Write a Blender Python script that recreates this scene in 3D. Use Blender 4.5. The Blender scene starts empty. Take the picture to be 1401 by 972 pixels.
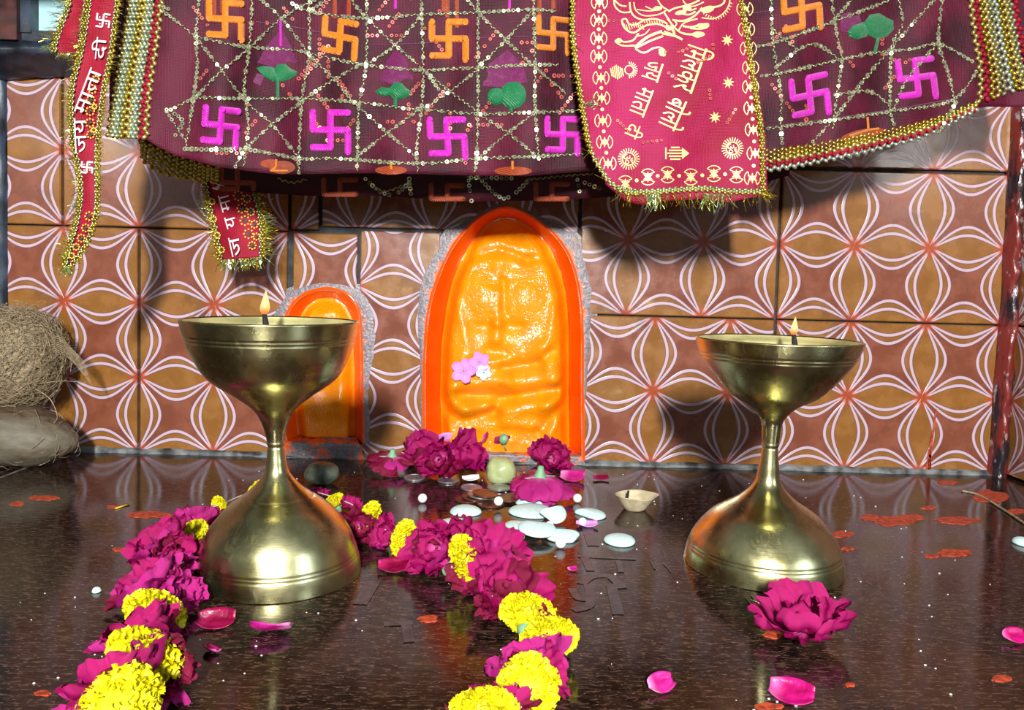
import bpy, bmesh, math, random
from mathutils import Vector, Matrix, Euler, noise
PI = math.pi
rnd = random.Random(7)
scene = bpy.context.scene
C = scene.collection

# ------------------------------------------------------------------ camera
FPX, CX, CY = 1050.0, 700.5, 440.0
PITCH = math.atan((440 - 389) / FPX)
ROLL = .026
WALL_Y = .84
HC = .1969051695
Fv = Vector((0, math.cos(PITCH), -math.sin(PITCH)))
U0 = Vector((0, math.sin(PITCH), math.cos(PITCH)))
Rv = Vector((1, 0, 0)) * math.cos(ROLL) + U0 * math.sin(ROLL)
Uv = Vector((-1, 0, 0)) * math.sin(ROLL) + U0 * math.cos(ROLL)
CAMP = Vector((0, 0, HC))
cam_d = bpy.data.cameras.new('camera')
cam = bpy.data.objects.new('camera', cam_d)
C.objects.link(cam)
cam_d.sensor_fit = 'HORIZONTAL'
cam_d.sensor_width = 36
cam_d.lens = 36 * FPX / 1401
cam_d.shift_y = -(486 - CY) / 1401
cam_d.clip_start = .01
cam_d.clip_end = 50
m = Matrix((Rv, Uv, -Fv)).transposed().to_4x4()
m.translation = CAMP
cam.matrix_world = m
scene.camera = cam

# ------------------------------------------------------------------ world, lights, exposure
world = bpy.data.worlds.new('room_light')
scene.world = world
world.use_nodes = True
world.node_tree.nodes['Background'].inputs[0].default_value = (.80, .92, 1.0, 1)
world.node_tree.nodes['Background'].inputs[1].default_value = .17
def area(name, loc, target, sx, sy, energy, col):
    l = bpy.data.lights.new(name, 'AREA')
    l.shape = 'RECTANGLE'; l.size = sx; l.size_y = sy; l.energy = energy; l.color = col
    o = bpy.data.objects.new(name, l); C.objects.link(o)
    o.location = loc
    o.rotation_euler = (Vector(target) - Vector(loc)).to_track_quat('-Z', 'Y').to_euler()
    return o
area('ceiling_lamp_light', (-.01, -.92, .66), (0, .7, .15), .070, .16, 47, (1, .985, .96))
area('window_light', (1.46, -.75, .64), (.45, .84, .30), .26, .46, 9, (.72, .88, 1))
scene.view_settings.view_transform = 'Standard'
scene.view_settings.look = 'None'
scene.view_settings.gamma = 1
scene.view_settings.exposure = .1

# ------------------------------------------------------------------ placing helpers
def ray(px, py):
    return Rv * ((px - CX) / FPX) - Uv * ((py - CY) / FPX) + Fv
def at(px, py, Y=WALL_Y):
    d = ray(px, py)
    return CAMP + d * (Y / d.y)
def gr(px, py, z=0):
    d = ray(px, py)
    return CAMP + d * ((z - HC) / d.z)

# ------------------------------------------------------------------ object helpers
def link(o, parent=None):
    C.objects.link(o)
    if parent is not None:
        o.parent = parent
        o.matrix_parent_inverse = Matrix.Identity(4)
    return o
def tag(o, label=None, cat=None, group=None, kind=None):
    if label: o['label'] = label
    if cat: o['category'] = cat
    if group: o['group'] = group
    if kind: o['kind'] = kind
    return o
def empty(name, loc=(0, 0, 0), rot=(0, 0, 0), parent=None):
    o = bpy.data.objects.new(name, None)
    o.empty_display_size = .01
    link(o, parent)
    o.location = loc; o.rotation_euler = rot
    return o
class MB:
    def __init__(s): s.v = []; s.f = []
    def add(s, vs, fs):
        b = len(s.v); s.v += [tuple(q) for q in vs]; s.f += [tuple(i + b for i in f) for f in fs]
    def grid(s, fn, nu, nv, closed=False):
        vs = [fn(i / nu, j / nv) for j in range(nv + 1) for i in range(nu + 1)]
        fs = [(j*(nu+1)+i, j*(nu+1)+i+1, (j+1)*(nu+1)+i+1, (j+1)*(nu+1)+i) for j in range(nv) for i in range(nu)]
        s.add(vs, fs)
    def box(s, lo, hi):
        x0, y0, z0 = lo; x1, y1, z1 = hi
        s.add([(x0,y0,z0),(x1,y0,z0),(x1,y1,z0),(x0,y1,z0),(x0,y0,z1),(x1,y0,z1),(x1,y1,z1),(x0,y1,z1)],
              [(0,3,2,1),(4,5,6,7),(0,1,5,4),(1,2,6,5),(2,3,7,6),(3,0,4,7)])
    def tube(s, pts, r, n=6, caps=True):
        pts = [Vector(p) for p in pts]
        if len(pts) < 2: return
        rs = r if isinstance(r, (list, tuple)) else [r] * len(pts)
        vs = []; up = None
        for i, p in enumerate(pts):
            t = (pts[min(i+1, len(pts)-1)] - pts[max(i-1, 0)])
            if t.length < 1e-9: t = Vector((0,0,1))
            t.normalize()
            if up is None: up = Vector((0,0,1)) if abs(t.z) < .9 else Vector((1,0,0))
            a = t.cross(up)
            if a.length < 1e-6: a = t.orthogonal()
            a.normalize(); b = a.cross(t).normalized(); up = b
            for k in range(n):
                an = 2*PI*k/n
                vs.append(p + (a*math.cos(an) + b*math.sin(an)) * rs[i])
        fs = [(i*n+k, i*n+(k+1)%n, (i+1)*n+(k+1)%n, (i+1)*n+k) for i in range(len(pts)-1) for k in range(n)]
        if caps:
            fs.append(tuple(range(n-1, -1, -1))); fs.append(tuple((len(pts)-1)*n+k for k in range(n)))
        s.add(vs, fs)
    def lathe(s, prof, n=48, off=lambda z: (0, 0)):
        vs = []
        for r, z in prof:
            ox, oy = off(z)
            for k in range(n):
                vs.append((ox + r*math.cos(2*PI*k/n), oy + r*math.sin(2*PI*k/n), z))
        s.add(vs, [(i*n+k, i*n+(k+1)%n, (i+1)*n+(k+1)%n, (i+1)*n+k) for i in range(len(prof)-1) for k in range(n)])
    def ellip(s, c, a, b, n_, n=6, k=4):
        # small ellipsoid: a long axis vector, b mid axis vector, n_ short axis vector
        c = Vector(c); vs = [c + a]
        for j in range(1, k):
            th = PI*j/k
            for i in range(n):
                ph = 2*PI*i/n
                vs.append(c + a*math.cos(th) + (b*math.cos(ph) + n_*math.sin(ph))*math.sin(th))
        vs.append(c - a)
        fs = [(0, 1+i, 1+(i+1)%n) for i in range(n)]
        for j in range(k-2):
            fs += [(1+j*n+i, 1+(j+1)*n+i, 1+(j+1)*n+(i+1)%n, 1+j*n+(i+1)%n) for i in range(n)]
        L = len(vs)-1; q = 1+(k-2)*n
        fs += [(L, q+(i+1)%n, q+i) for i in range(n)]
        s.add(vs, fs)
    def mesh(s, name, mat, smooth=True):
        me = bpy.data.meshes.new(name)
        me.from_pydata(s.v, [], s.f)
        me.update()
        if smooth:
            me.polygons.foreach_set('use_smooth', [True]*len(me.polygons))
        me.materials.append(mat)
        return me
    def build(s, name, mat, parent=None, smooth=True, kind=None):
        o = bpy.data.objects.new(name, s.mesh(name, mat, smooth))
        link(o, parent)
        if kind: o['kind'] = kind
        return o
def fixn(o):
    bm = bmesh.new(); bm.from_mesh(o.data)
    bmesh.ops.recalc_face_normals(bm, faces=bm.faces); bm.to_mesh(o.data); bm.free()
    return o
def gs(d, s): return math.exp(-(d/s)**2)
def sm(a, b, x):
    t = max(0, min(1, (x-a)/(b-a))); return t*t*(3-2*t)
def lerp_poly(pts, y):     # x on a polyline monotonic in second coord
    for (x0, y0), (x1, y1) in zip(pts, pts[1:]):
        if (y0-y)*(y1-y) <= 0 and y0 != y1: return x0 + (x1-x0)*(y-y0)/(y1-y0)
    return pts[0][0] if abs(pts[0][1]-y) < abs(pts[-1][1]-y) else pts[-1][0]
def catmull(p, n=6):
    out = []
    for i in range(len(p)-1):
        a = Vector(p[max(i-1,0)]); b = Vector(p[i]); c = Vector(p[i+1]); d = Vector(p[min(i+2,len(p)-1)])
        for k in range(n):
            t = k/n
            out.append(.5*((2*b)+(c-a)*t+(2*a-5*b+4*c-d)*t*t+(3*b-a-3*c+d)*t**3))
    out.append(Vector(p[-1])); return out
def resample(p, step=None, n=None):
    p = [Vector(q) for q in p]
    L = [0]
    for a, b in zip(p, p[1:]): L.append(L[-1]+(b-a).length)
    if n is None: n = max(1, int(round(L[-1]/step)))
    out = []; j = 0
    for k in range(n+1):
        t = L[-1]*k/n
        while j < len(p)-2 and L[j+1] < t: j += 1
        d = L[j+1]-L[j]
        out.append(p[j].lerp(p[j+1], (t-L[j])/d if d > 0 else 0))
    return out

# ------------------------------------------------------------------ materials
class NT:
    def __init__(s, name):
        s.m = bpy.data.materials.new(name); s.m.use_nodes = True
        s.t = s.m.node_tree; s.n = s.t.nodes; s.b = s.n['Principled BSDF']
    def node(s, ty, **kw):
        n = s.n.new(ty)
        for k, v in kw.items(): setattr(n, k, v)
        return n
    def put(s, sock, v):
        if isinstance(v, (int, float)): sock.default_value = v
        elif isinstance(v, (tuple, list)): sock.default_value = tuple(v) + ((1,) if len(sock.default_value) == 4 and len(v) == 3 else ())
        else: s.t.links.new(v, sock)
    def ma(s, op, a, b=0.0, c=0.0):
        n = s.node('ShaderNodeMath', operation=op)
        s.put(n.inputs[0], a); s.put(n.inputs[1], b)
        if op in ('MULTIPLY_ADD', 'COMPARE', 'SMOOTH_MIN', 'SMOOTH_MAX'): s.put(n.inputs[2], c)
        return n.outputs[0]
    def mr(s, v, a, b, c=0.0, d=1.0, smooth=True):
        n = s.node('ShaderNodeMapRange')
        if smooth: n.interpolation_type = 'SMOOTHSTEP'
        for i, q in enumerate((v, a, b, c, d)): s.put(n.inputs[i], q)
        return n.outputs[0]
    def mix(s, f, a, b):
        n = s.node('ShaderNodeMix', data_type='RGBA')
        s.put(n.inputs[0], f); s.put(n.inputs[6], a); s.put(n.inputs[7], b)
        return n.outputs[2]
    def co(s, kind='Object', scale=(1,1,1), loc=(0,0,0), rot=(0,0,0)):
        if not hasattr(s, '_tc'): s._tc = s.node('ShaderNodeTexCoord')
        mp = s.node('ShaderNodeMapping')
        s.t.links.new(s._tc.outputs[kind], mp.inputs[0])
        mp.inputs[1].default_value = loc; mp.inputs[2].default_value = rot; mp.inputs[3].default_value = scale
        return mp.outputs[0]
    def noise(s, vec, scale, detail=3, rough=.5, dist=0):
        n = s.node('ShaderNodeTexNoise')
        s.put(n.inputs['Vector'], vec); n.inputs['Scale'].default_value = scale
        n.inputs['Detail'].default_value = detail; n.inputs['Roughness'].default_value = rough
        n.inputs['Distortion'].default_value = dist
        return n.outputs['Fac']
    def bump(s, h, strength=.3, dist=.001, nrm=None):
        n = s.node('ShaderNodeBump'); n.inputs['Strength'].default_value = strength; n.inputs['Distance'].default_value = dist
        s.put(n.inputs['Height'], h)
        if nrm is not None: s.put(n.inputs['Normal'], nrm)
        return n.outputs[0]
    def set(s, **kw):
        nm = dict(col='Base Color', rough='Roughness', metal='Metallic', spec='Specular IOR Level', coat='Coat Weight', coatr='Coat Roughness',
                  ior='IOR', sheen='Sheen Weight', normal='Normal', emis='Emission Color', emstr='Emission Strength', trans='Transmission Weight',
                  sss='Subsurface Weight', sssr='Subsurface Radius', sssc='Subsurface Scale', aniso='Anisotropic')
        for k, v in kw.items(): s.put(s.b.inputs[nm[k]], v)
        return s.m
def S(r, g, b):
    f = lambda c: (c/255/12.92) if c/255 <= .04045 else ((c/255+.055)/1.055)**2.4
    return (f(r), f(g), f(b))
def plain(name, col, rough=.5, metal=0, var=.15, nscale=200, bumps=.2, bdist=.0004, **kw):
    t = NT(name); v = t.co()
    n = t.noise(v, nscale, 4)
    dark = tuple(c*(1-var*1.6) for c in col); lite = tuple(min(1, c*(1+var)) for c in col)
    t.set(col=t.mix(t.mr(n, .3, .7), dark, lite), rough=rough, metal=metal, normal=t.bump(n, bumps, bdist), **kw)
    return t.m

def mat_tile():
    t = NT('patterned_ceramic_tile')
    cell = .0822
    v = t.co('Object', scale=(1/cell, 1, 1/cell))
    # slight hand-printed wobble
    sp = t.node('ShaderNodeSeparateXYZ'); t.put(sp.inputs[0], v)
    u = t.ma('FRACT', sp.outputs[0]); w = t.ma('FRACT', sp.outputs[2])
    du = t.ma('MINIMUM', u, t.ma('SUBTRACT', 1, u)); dw = t.ma('MINIMUM', w, t.ma('SUBTRACT', 1, w))
    def prof(a, k): return t.ma('POWER', t.ma('SINE', t.ma('MULTIPLY', a, PI)), k)
    pu = prof(u, 1.32); pw = prof(w, 1.32)
    def dline(d, p, A): return t.ma('SUBTRACT', d, t.ma('MULTIPLY', p, A))
    d1 = t.ma('MINIMUM', dline(dw, pu, .165), dline(du, pw, .165))
    h1 = dline(dw, pu, .175); h2 = dline(dw, pu, .285); v1 = dline(du, pw, .175); v2 = dline(du, pw, .285)
    # thin towards the nodes
    rad = t.ma('SQRT', t.ma('ADD', t.ma('MULTIPLY', du, du), t.ma('MULTIPLY', dw, dw)))
    wd = t.mr(rad, .06, .32, .010, .0185)
    def line(d, wid): return t.mr(t.ma('ABSOLUTE', d), t.ma('MULTIPLY', wid, .75), t.ma('MULTIPLY', wid, 1.25), 1, 0)
    def any_(w_):
        a = t.ma('MAXIMUM', line(h1, w_), line(h2, w_)); b = t.ma('MAXIMUM', line(v1, w_), line(v2, w_))
        return t.ma('MAXIMUM', a, b)
    core = any_(wd); halo = any_(t.ma('MULTIPLY', wd, 1.55))
    nodef = t.mr(rad, .07, .20, 1, 0)
    core_f = t.ma('MULTIPLY', core, t.mr(rad, .045, .13))
    inside = t.mr(t.ma('MINIMUM', h2, v2), -.012, .012, 1, 0)
    ob = t.co('Object')
    n1 = t.noise(ob, 45, 5, .6); n2 = t.noise(ob, 900, 2)
    red = t.mix(t.mr(n1, .35, .7), S(120, 66, 47), S(138, 80, 58))
    tan = t.mix(t.mr(n1, .35, .7), S(134, 88, 38), S(151, 103, 50))
    c = t.mix(inside, red, tan)
    c = t.mix(t.ma('MULTIPLY', nodef, .85), c, S(170, 72, 40))
    c = t.mix(t.ma('MULTIPLY', t.ma('MULTIPLY', halo, .75), t.mr(rad, .1, .2)), c, S(100, 70, 88))
    c = t.mix(core_f, c, S(198, 174, 188))
    # grime blotches
    g = t.mr(t.noise(t.co('Object', loc=(3, 1, 2)), 16, 5, .65), .62, .74)
    c = t.mix(t.ma('MULTIPLY', g, .35), c, S(70, 55, 50))
    bh = t.ma('ADD', t.ma('MULTIPLY', core, .6), t.ma('MULTIPLY', n2, .22))
    lowf = t.bump(t.noise(ob, 22, 2), .35, .002)
    t.set(col=c, rough=t.mr(n1, .3, .8, .22, .36), spec=.55, coat=.5, coatr=.09, normal=t.bump(bh, .55, .0005, lowf))
    return t.m
M = {}
M['tile'] = mat_tile()
def mat_granite():
    t = NT('polished_brown_granite')
    a = t.noise(t.co('Object', scale=(1, 3.0, 1)), 62, 6, .68); b = t.noise(t.co('Object', scale=(1, 3.3, 1), loc=(2, 5, 0)), 125, 4, .62)
    b2 = t.noise(t.co('Object', scale=(1, 3.3, 1), loc=(6, 1, 0)), 260, 3, .6)
    c_ = t.noise(t.co('Object', loc=(7, 1, 0)), 7, 4)
    base = t.mix(t.mr(a, .38, .64), S(14, 10, 9), S(46, 32, 26))
    base = t.mix(t.ma('MULTIPLY', t.mr(b, .52, .64), .85), base, S(90, 66, 52))
    base = t.mix(t.ma('MULTIPLY', t.mr(b2, .60, .68), .8), base, S(132, 108, 94))
    base = t.mix(t.ma('MULTIPLY', t.mr(c_, .55, .75), .3), base, S(88, 54, 30))
    rg = t.noise(t.co('Object', loc=(1, 9, 0)), 16, 5, .7)
    t.set(col=base, rough=t.ma('ADD', t.mr(rg, .35, .7, .06, .13), t.mr(b, .5, .65, 0, .06)), spec=.34, normal=t.bump(t.ma('ADD', b, a), .10, .0004))
    return t.m
M['granite'] = mat_granite()
M['cement'] = plain('weathered_grey_cement', S(108, 112, 112), .6, 0, .55, 60, .8, .0015, spec=.5)
M['grout'] = plain('dark_grout', S(44, 48, 52), .7, 0, .4, 90, .6, .001)
M['bluepaint'] = plain('dull_blue_black_enamel', S(46, 58, 72), .42, 0, .5, 35, .7, .002)
def mat_cornerpaint():
    t = NT('chipped_red_and_black_enamel'); v = t.co('Object', scale=(1, 1, .25))
    n = t.noise(v, 70, 5, .65)
    c = t.mix(t.mr(n, .42, .56), S(34, 28, 34), S(118, 42, 36))
    c = t.mix(t.mr(t.noise(t.co('Object', loc=(4, 0, 0), scale=(1,1,.5)), 120, 5), .62, .7), c, S(150, 140, 142))
    return t.set(col=c, rough=.22, spec=.6, normal=t.bump(n, .8, .003))
M['corner'] = mat_cornerpaint()
def mat_orange(name, cr, foil):
    t = NT(name); v = t.co('Object')
    n = t.noise(v, 55, 4, .55); f = t.noise(v, 420, 2, .5, .6)
    c = t.mix(t.mr(n, .3, .75), cr, tuple(min(1, q*1.25) for q in cr))
    return t.set(col=c, rough=.13, spec=.7, normal=t.bump(f, foil, .0007, t.bump(n, .3, .0016)))
M['orange'] = mat_orange('wet_lit_vermilion_paint', (.93, .27, .003), 1.3)  # same paint as the rim, yellowed to paint in the brighter light it gets
M['orange_rim'] = mat_orange('smooth_shaded_vermilion_paint', (.90, .085, .002), .12)  # idol paint again, reddened: the recess's bounced light put into the colour
def mat_surround():
    t = NT('silver_cement_with_orange_spatter'); v = t.co('Object')
    at_ = t.node('ShaderNodeAttribute', attribute_name='edge')
    n = t.noise(v, 85, 6, .7); n2 = t.noise(v, 300, 4, .6)
    g = t.mix(t.mr(n2, .35, .7), S(116, 108, 112), S(142, 136, 142))
    f = t.mr(t.ma('ADD', at_.outputs['Fac'], t.ma('MULTIPLY', t.ma('SUBTRACT', n, .5), 1.6)), -.02, .26, 1, 0)
    c = t.mix(f, g, (.93, .13, .006))
    c = t.mix(t.mr(n2, .62, .72), c, S(205, 180, 172))
    return t.set(col=c, rough=.3, metal=.1, normal=t.bump(t.ma('ADD', n, n2), .7, .0014))
M['surround'] = mat_surround()
def mat_brass():
    t = NT('old_turned_brass')
    v = t.co('Object', scale=(1, 1, 1)); st = t.co('Object', scale=(1, 1, 9))
    n = t.noise(v, 28, 5, .6); s1 = t.noise(st, 120, 3, .6); n3 = t.noise(t.co('Object', scale=(1,1,.35), loc=(3,3,3)), 70, 4, .7, 1.2)
    c = t.mix(t.mr(n, .3, .7), S(172, 164, 112), S(214, 208, 158))
    c = t.mix(t.ma('MULTIPLY', t.mr(n3, .60, .68), .45), c, S(128, 112, 62))
    return t.set(col=c, metal=1.0, rough=t.ma('ADD', t.mr(n, .3, .7, .22, .33), t.mr(n3, .58, .7, 0, .16)), normal=t.bump(s1, .10, .0006, t.bump(n3, .08, .0008)))
M['brass'] = mat_brass()
def mat_petal(name, c0, c1, edge, rough=.36):
    t = NT(name); v = t.co('Object', scale=(1, 1, 1))
    uvn = t.node('ShaderNodeAttribute', attribute_name='len')
    n = t.noise(v, 120, 4, .6); n2 = t.noise(v, 500, 3)
    c = t.mix(t.mr(n, .3, .7), c0, c1)
    c = t.mix(t.mr(uvn.outputs['Fac'], .02, .38, .8, 0), c, edge)
    return t.set(col=c, rough=rough, spec=.45, sss=.05, sssr=(1, .2, .5), sssc=.001, normal=t.bump(n2, .3, .0004, t.bump(n, .5, .0016)))
M['rose_a'] = mat_petal('magenta_rose_petal', S(150, 0, 76), S(194, 12, 116), S(220, 100, 168))
M['rose_b'] = mat_petal('pink_rose_petal', S(166, 14, 104), S(202, 40, 144), S(226, 140, 190))
M['rose_c'] = mat_petal('crimson_rose_petal', S(104, 0, 36), S(146, 2, 66), S(180, 36, 100))
M['mari'] = plain('lemon_yellow_marigold', (.76, .68, .002), .55, 0, .10, 500, .2, .0004, sss=.12, sssr=(1, .8, .1), sssc=.002)
M['green'] = plain('pale_green_calyx', S(128, 178, 138), .5, 0, .25, 160)
M['lilac'] = plain('lilac_flower_petal', S(222, 150, 226), .5, 0, .12, 160)
M['white'] = plain('matte_white_sugar', S(240, 238, 240), .5, 0, .04, 400, .3)
M['sweet'] = plain('pale_blue_white_sugar_disc', S(208, 244, 240), .42, 0, .05, 260, .35, .0005)
M['silver'] = plain('steel_coin', S(176, 172, 174), .34, .8, .2, 300, .4, .0003)
M['copper'] = plain('dull_brown_coin', S(120, 74, 60), .38, .7, .2, 300, .4, .0003)
M['clay'] = plain('pale_fired_clay', S(196, 182, 148), .75, 0, .15, 150, .4, .0006)
M['inner'] = plain('pale_gold_lit_bowl_interior', S(206, 200, 140), .42, .55, .22, 40, .3, .0006)  # brass inside the bowl, paler and less metallic to paint in its lit look
M['soot'] = plain('charred_wick', S(18, 18, 24), .8, 0, .3, 800)
M['oil'] = plain('old_ghee_in_lamp', S(186, 178, 112), .18, .35, .3, 60, .4, .001)
M['stone1'] = plain('grey_green_pebble', S(84, 92, 76), .55, 0, .3, 120, .5, .001)
M['stone2'] = plain('waxy_pale_green_lump', S(176, 186, 134), .22, 0, .1, 90, .2, .001, sss=.4, sssr=(.8, 1, .5), sssc=.006)
M['husk'] = plain('dry_coconut_husk', S(150, 132, 104), .85, 0, .4, 260, 1, .002)
M['fibre'] = plain('dry_coconut_fibre', S(168, 150, 118), .8, 0, .3, 300)
def mat_shell():
    t = NT('streaked_coconut_shell')
    v = t.co('Object', scale=(.35, 1, 1.3)); n = t.noise(v, 140, 5, .65); n2 = t.noise(t.co(), 14, 3)
    c = t.mix(t.mr(n, .3, .7), S(62, 44, 30), S(112, 94, 72))
    c = t.mix(t.mr(n2, .45, .6), c, t.mix(.5, c, S(120, 120, 104)))
    return t.set(col=c, rough=.6, normal=t.bump(n, .6, .0012))
M['shell'] = mat_shell()
def mat_cloth(name, a, b, scale=25):
    t = NT(name); v = t.co()
    n = t.noise(v, scale, 3); w1 = t.node('ShaderNodeTexWave'); t.put(w1.inputs[0], v); w1.inputs['Scale'].default_value = 260
    w2 = t.node('ShaderNodeTexWave', bands_direction='Z'); t.put(w2.inputs[0], v); w2.inputs['Scale'].default_value = 260
    wv = t.ma('ADD', w1.outputs['Fac'], w2.outputs['Fac'])
    c = t.mix(t.mr(n, .35, .68), a, b)
    c = t.mix(t.mr(wv, .3, 1.6, .0, .28), c, tuple(q*.35 for q in a))
    return t.set(col=c, rough=.6, spec=.3, normal=t.bump(wv, .35, .0004, t.bump(t.noise(v, 90, 3), .4, .003)))
M['maroon'] = mat_cloth('maroon_net_cloth', S(56, 9, 26), S(94, 16, 44))
M['maroon_dark'] = mat_cloth('deep_maroon_net_cloth', S(52, 10, 24), S(74, 14, 30))
M['crimson'] = mat_cloth('crimson_voile', S(146, 12, 48), S(172, 28, 88), 14)
M['ribbonred'] = mat_cloth('red_ribbon_weave', S(142, 10, 34), S(168, 14, 50), 40)
def thread(name, col, **k):
    t = NT(name)
    w = t.node('ShaderNodeTexWave', bands_direction='DIAGONAL'); t.put(w.inputs[0], t.co()); w.inputs['Scale'].default_value = 330; w.inputs['Distortion'].default_value = 2.5
    n = t.noise(t.co(), 160, 3)
    c = t.mix(t.ma('MULTIPLY', t.mr(w.outputs['Fac'], .0, .55, 1, 0), .6), col, tuple(q*.42 for q in col))
    c = t.mix(t.mr(n, .5, .75, 0, .35), c, tuple(min(1, q*1.3+.05) for q in col))
    return t.set(col=c, rough=.5, sheen=.15, normal=t.bump(w.outputs['Fac'], .7, .0006))
M['pinkthread'] = thread('neon_pink_thread', S(212, 20, 188))
M['orangethread'] = thread('orange_thread', S(224, 128, 10))
M['greenthread'] = thread('emerald_thread', S(4, 118, 66))
M['magpatch'] = thread('magenta_satin_patch', S(112, 6, 80))
M['orangepatch'] = thread('orange_satin_patch', S(160, 62, 20))
M['gold'] = plain('pale_gold_zari', S(206, 190, 112), .34, .75, .35, 700, .5, .0004)
M['zari'] = plain('greenish_zari_thread', S(160, 164, 124), .4, .6, .45, 500, .5, .0004)
M['gold2'] = plain('bright_gold_tinsel', S(192, 172, 62), .28, .8, .35, 400, .5, .0004)
M['tinselgreen'] = plain('silver_green_tinsel', S(196, 222, 160), .22, .8, .3, 400, .5, .0004)
M['sequin'] = plain('champagne_sequin', S(206, 208, 172), .2, .7, .25, 300, .2)
M['sequin2'] = plain('coral_sequin', S(204, 104, 92), .4, .3, .25, 300, .2)
M['silverthread'] = plain('pale_silver_zari', S(190, 206, 186), .3, .7, .2, 700, .4, .0004)
M['print'] = plain('yellow_foil_print', S(240, 222, 140), .45, .1, .06, 500, .1)
M['whiteprint'] = plain('white_flock_print', S(238, 222, 226), .6, 0, .05, 500, .1)
M['yellowdot'] = plain('yellow_woven_dots', S(228, 190, 60), .5, 0, .1, 500, .2)
M['darkgreen'] = plain('bottle_green_weave', S(36, 70, 52), .6, 0, .2, 500, .2)
M['smear'] = plain('dried_vermilion_powder', S(186, 70, 38), .6, 0, .35, 260, .6, .0006)
M['engrave'] = plain('engraving_with_painted_sheen', S(64, 60, 64), .3, 0, .3, 200, .3, .0004, spec=.6)  # engraved lines; the grey puts their sheen into the colour
M['string'] = plain('cotton_string', S(215, 210, 195), .7)
M['framewood'] = plain('dark_red_brown_wood', S(66, 26, 20), .4, 0, .5, 60, .6, .001)
M['skyblue'] = plain('pale_blue_painted_panel', S(186, 236, 242), .4, 0, .08, 20)
def mat_flame():
    t = NT('candle_flame')
    v = t.co('Generated'); sp = t.node('ShaderNodeSeparateXYZ'); t.put(sp.inputs[0], v)
    c = t.mix(t.mr(sp.outputs[2], .05, .5), (1, .28, .04), (1, .72, .28))
    t.set(col=(0, 0, 0), emis=c, emstr=t.mr(sp.outputs[2], 0, .35, .8, 1.25))
    return t.m
M['flame'] = mat_flame()

# ------------------------------------------------------------------ the setting
floor_mb = MB()
floor_mb.box((-.482, -.35, -.03), (.56, .838, 0))
floor = tag(floor_mb.build('floor', M['granite'], smooth=False), kind='structure')
led = MB(); led.box((-.75, -.35, -.03), (-.485, .838, -.002))
ledge = led.build('floor_slab', M['granite'], floor, smooth=False)
gj = MB(); gj.box((-.487, -.35, -.028), (-.480, .838, -.0005))
gj.build('floor_joint', M['cement'], floor, smooth=False)

OUT_BIG = [(583,641),(581,560),(582,480),(588,420),(600,380),(616,345),(640,312),(665,293),(690,284),(715,290),(742,307),(765,330),(782,360),(792,400),(796,450),(796,540),(797,642)]
IN_BIG = [(606,613),(603,540),(605,470),(612,420),(620,385),(632,355),(650,325),(670,306),(690,298),(712,303),(735,318),(752,340),(765,368),(774,405),(777,450),(777,540),(778,613)]
OUT_SM = [(392,608),(388,560),(386,500),(388,450),(396,425),(410,408),(428,399),(446,396),(464,399),(480,408),(490,425),(493,450),(494,500),(495,560),(496,607)]
IN_SM = [(408,597),(404,560),(402,500),(404,455),(411,434),(422,418),(436,409),(448,407),(461,410),(472,419),(480,434),(483,456),(484,500),(485,560),(486,597)]
NN = 72
def outl(p): return resample(catmull([(x, y) for x, y in p], 5), n=NN)
def cutter(p, grow=0):
    q = outl(p)
    cx = sum(a.x for a in q)/len(q); 
    mb = MB(); n = len(q)
    vs = [at(a.x, a.y, WALL_Y) for a in q]
    vs = [Vector((v.x, .80, v.z)) for v in vs] + [Vector((v.x, .99, v.z)) for v in vs]
    vs[0].z = vs[n-1].z = vs[n].z = vs[2*n-1].z = -.02 if p is OUT_BIG else vs[0].z
    fs = [(i, (i+1) % n, n+(i+1) % n, n+i) for i in range(n)] + [tuple(range(n-1, -1, -1)), tuple(range(n, 2*n))]
    mb.add(vs, fs)
    return fixn(mb.build('niche_cutter', M['grout']))
cuts = [cutter(OUT_BIG), cutter(OUT_SM)]
def carve(o):
    for c in cuts:
        md = o.modifiers.new('b', 'BOOLEAN'); md.object = c; md.operation = 'DIFFERENCE'; md.solver = 'EXACT'
    dg = bpy.context.evaluated_depsgraph_get(); dg.update()
    me = bpy.data.meshes.new_from_object(o.evaluated_get(dg))
    o.modifiers.clear(); o.data = me
    return o
wb = MB(); wb.box((-.60, .846, -.03), (.60, .96, .62))
wall = carve(wb.build('wall_back', M['grout'], smooth=False)); tag(wall, kind='structure')
CE = .0822; X0R = .289; X0L = -.4090; Z0 = .0015; G_ = .0012
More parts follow.
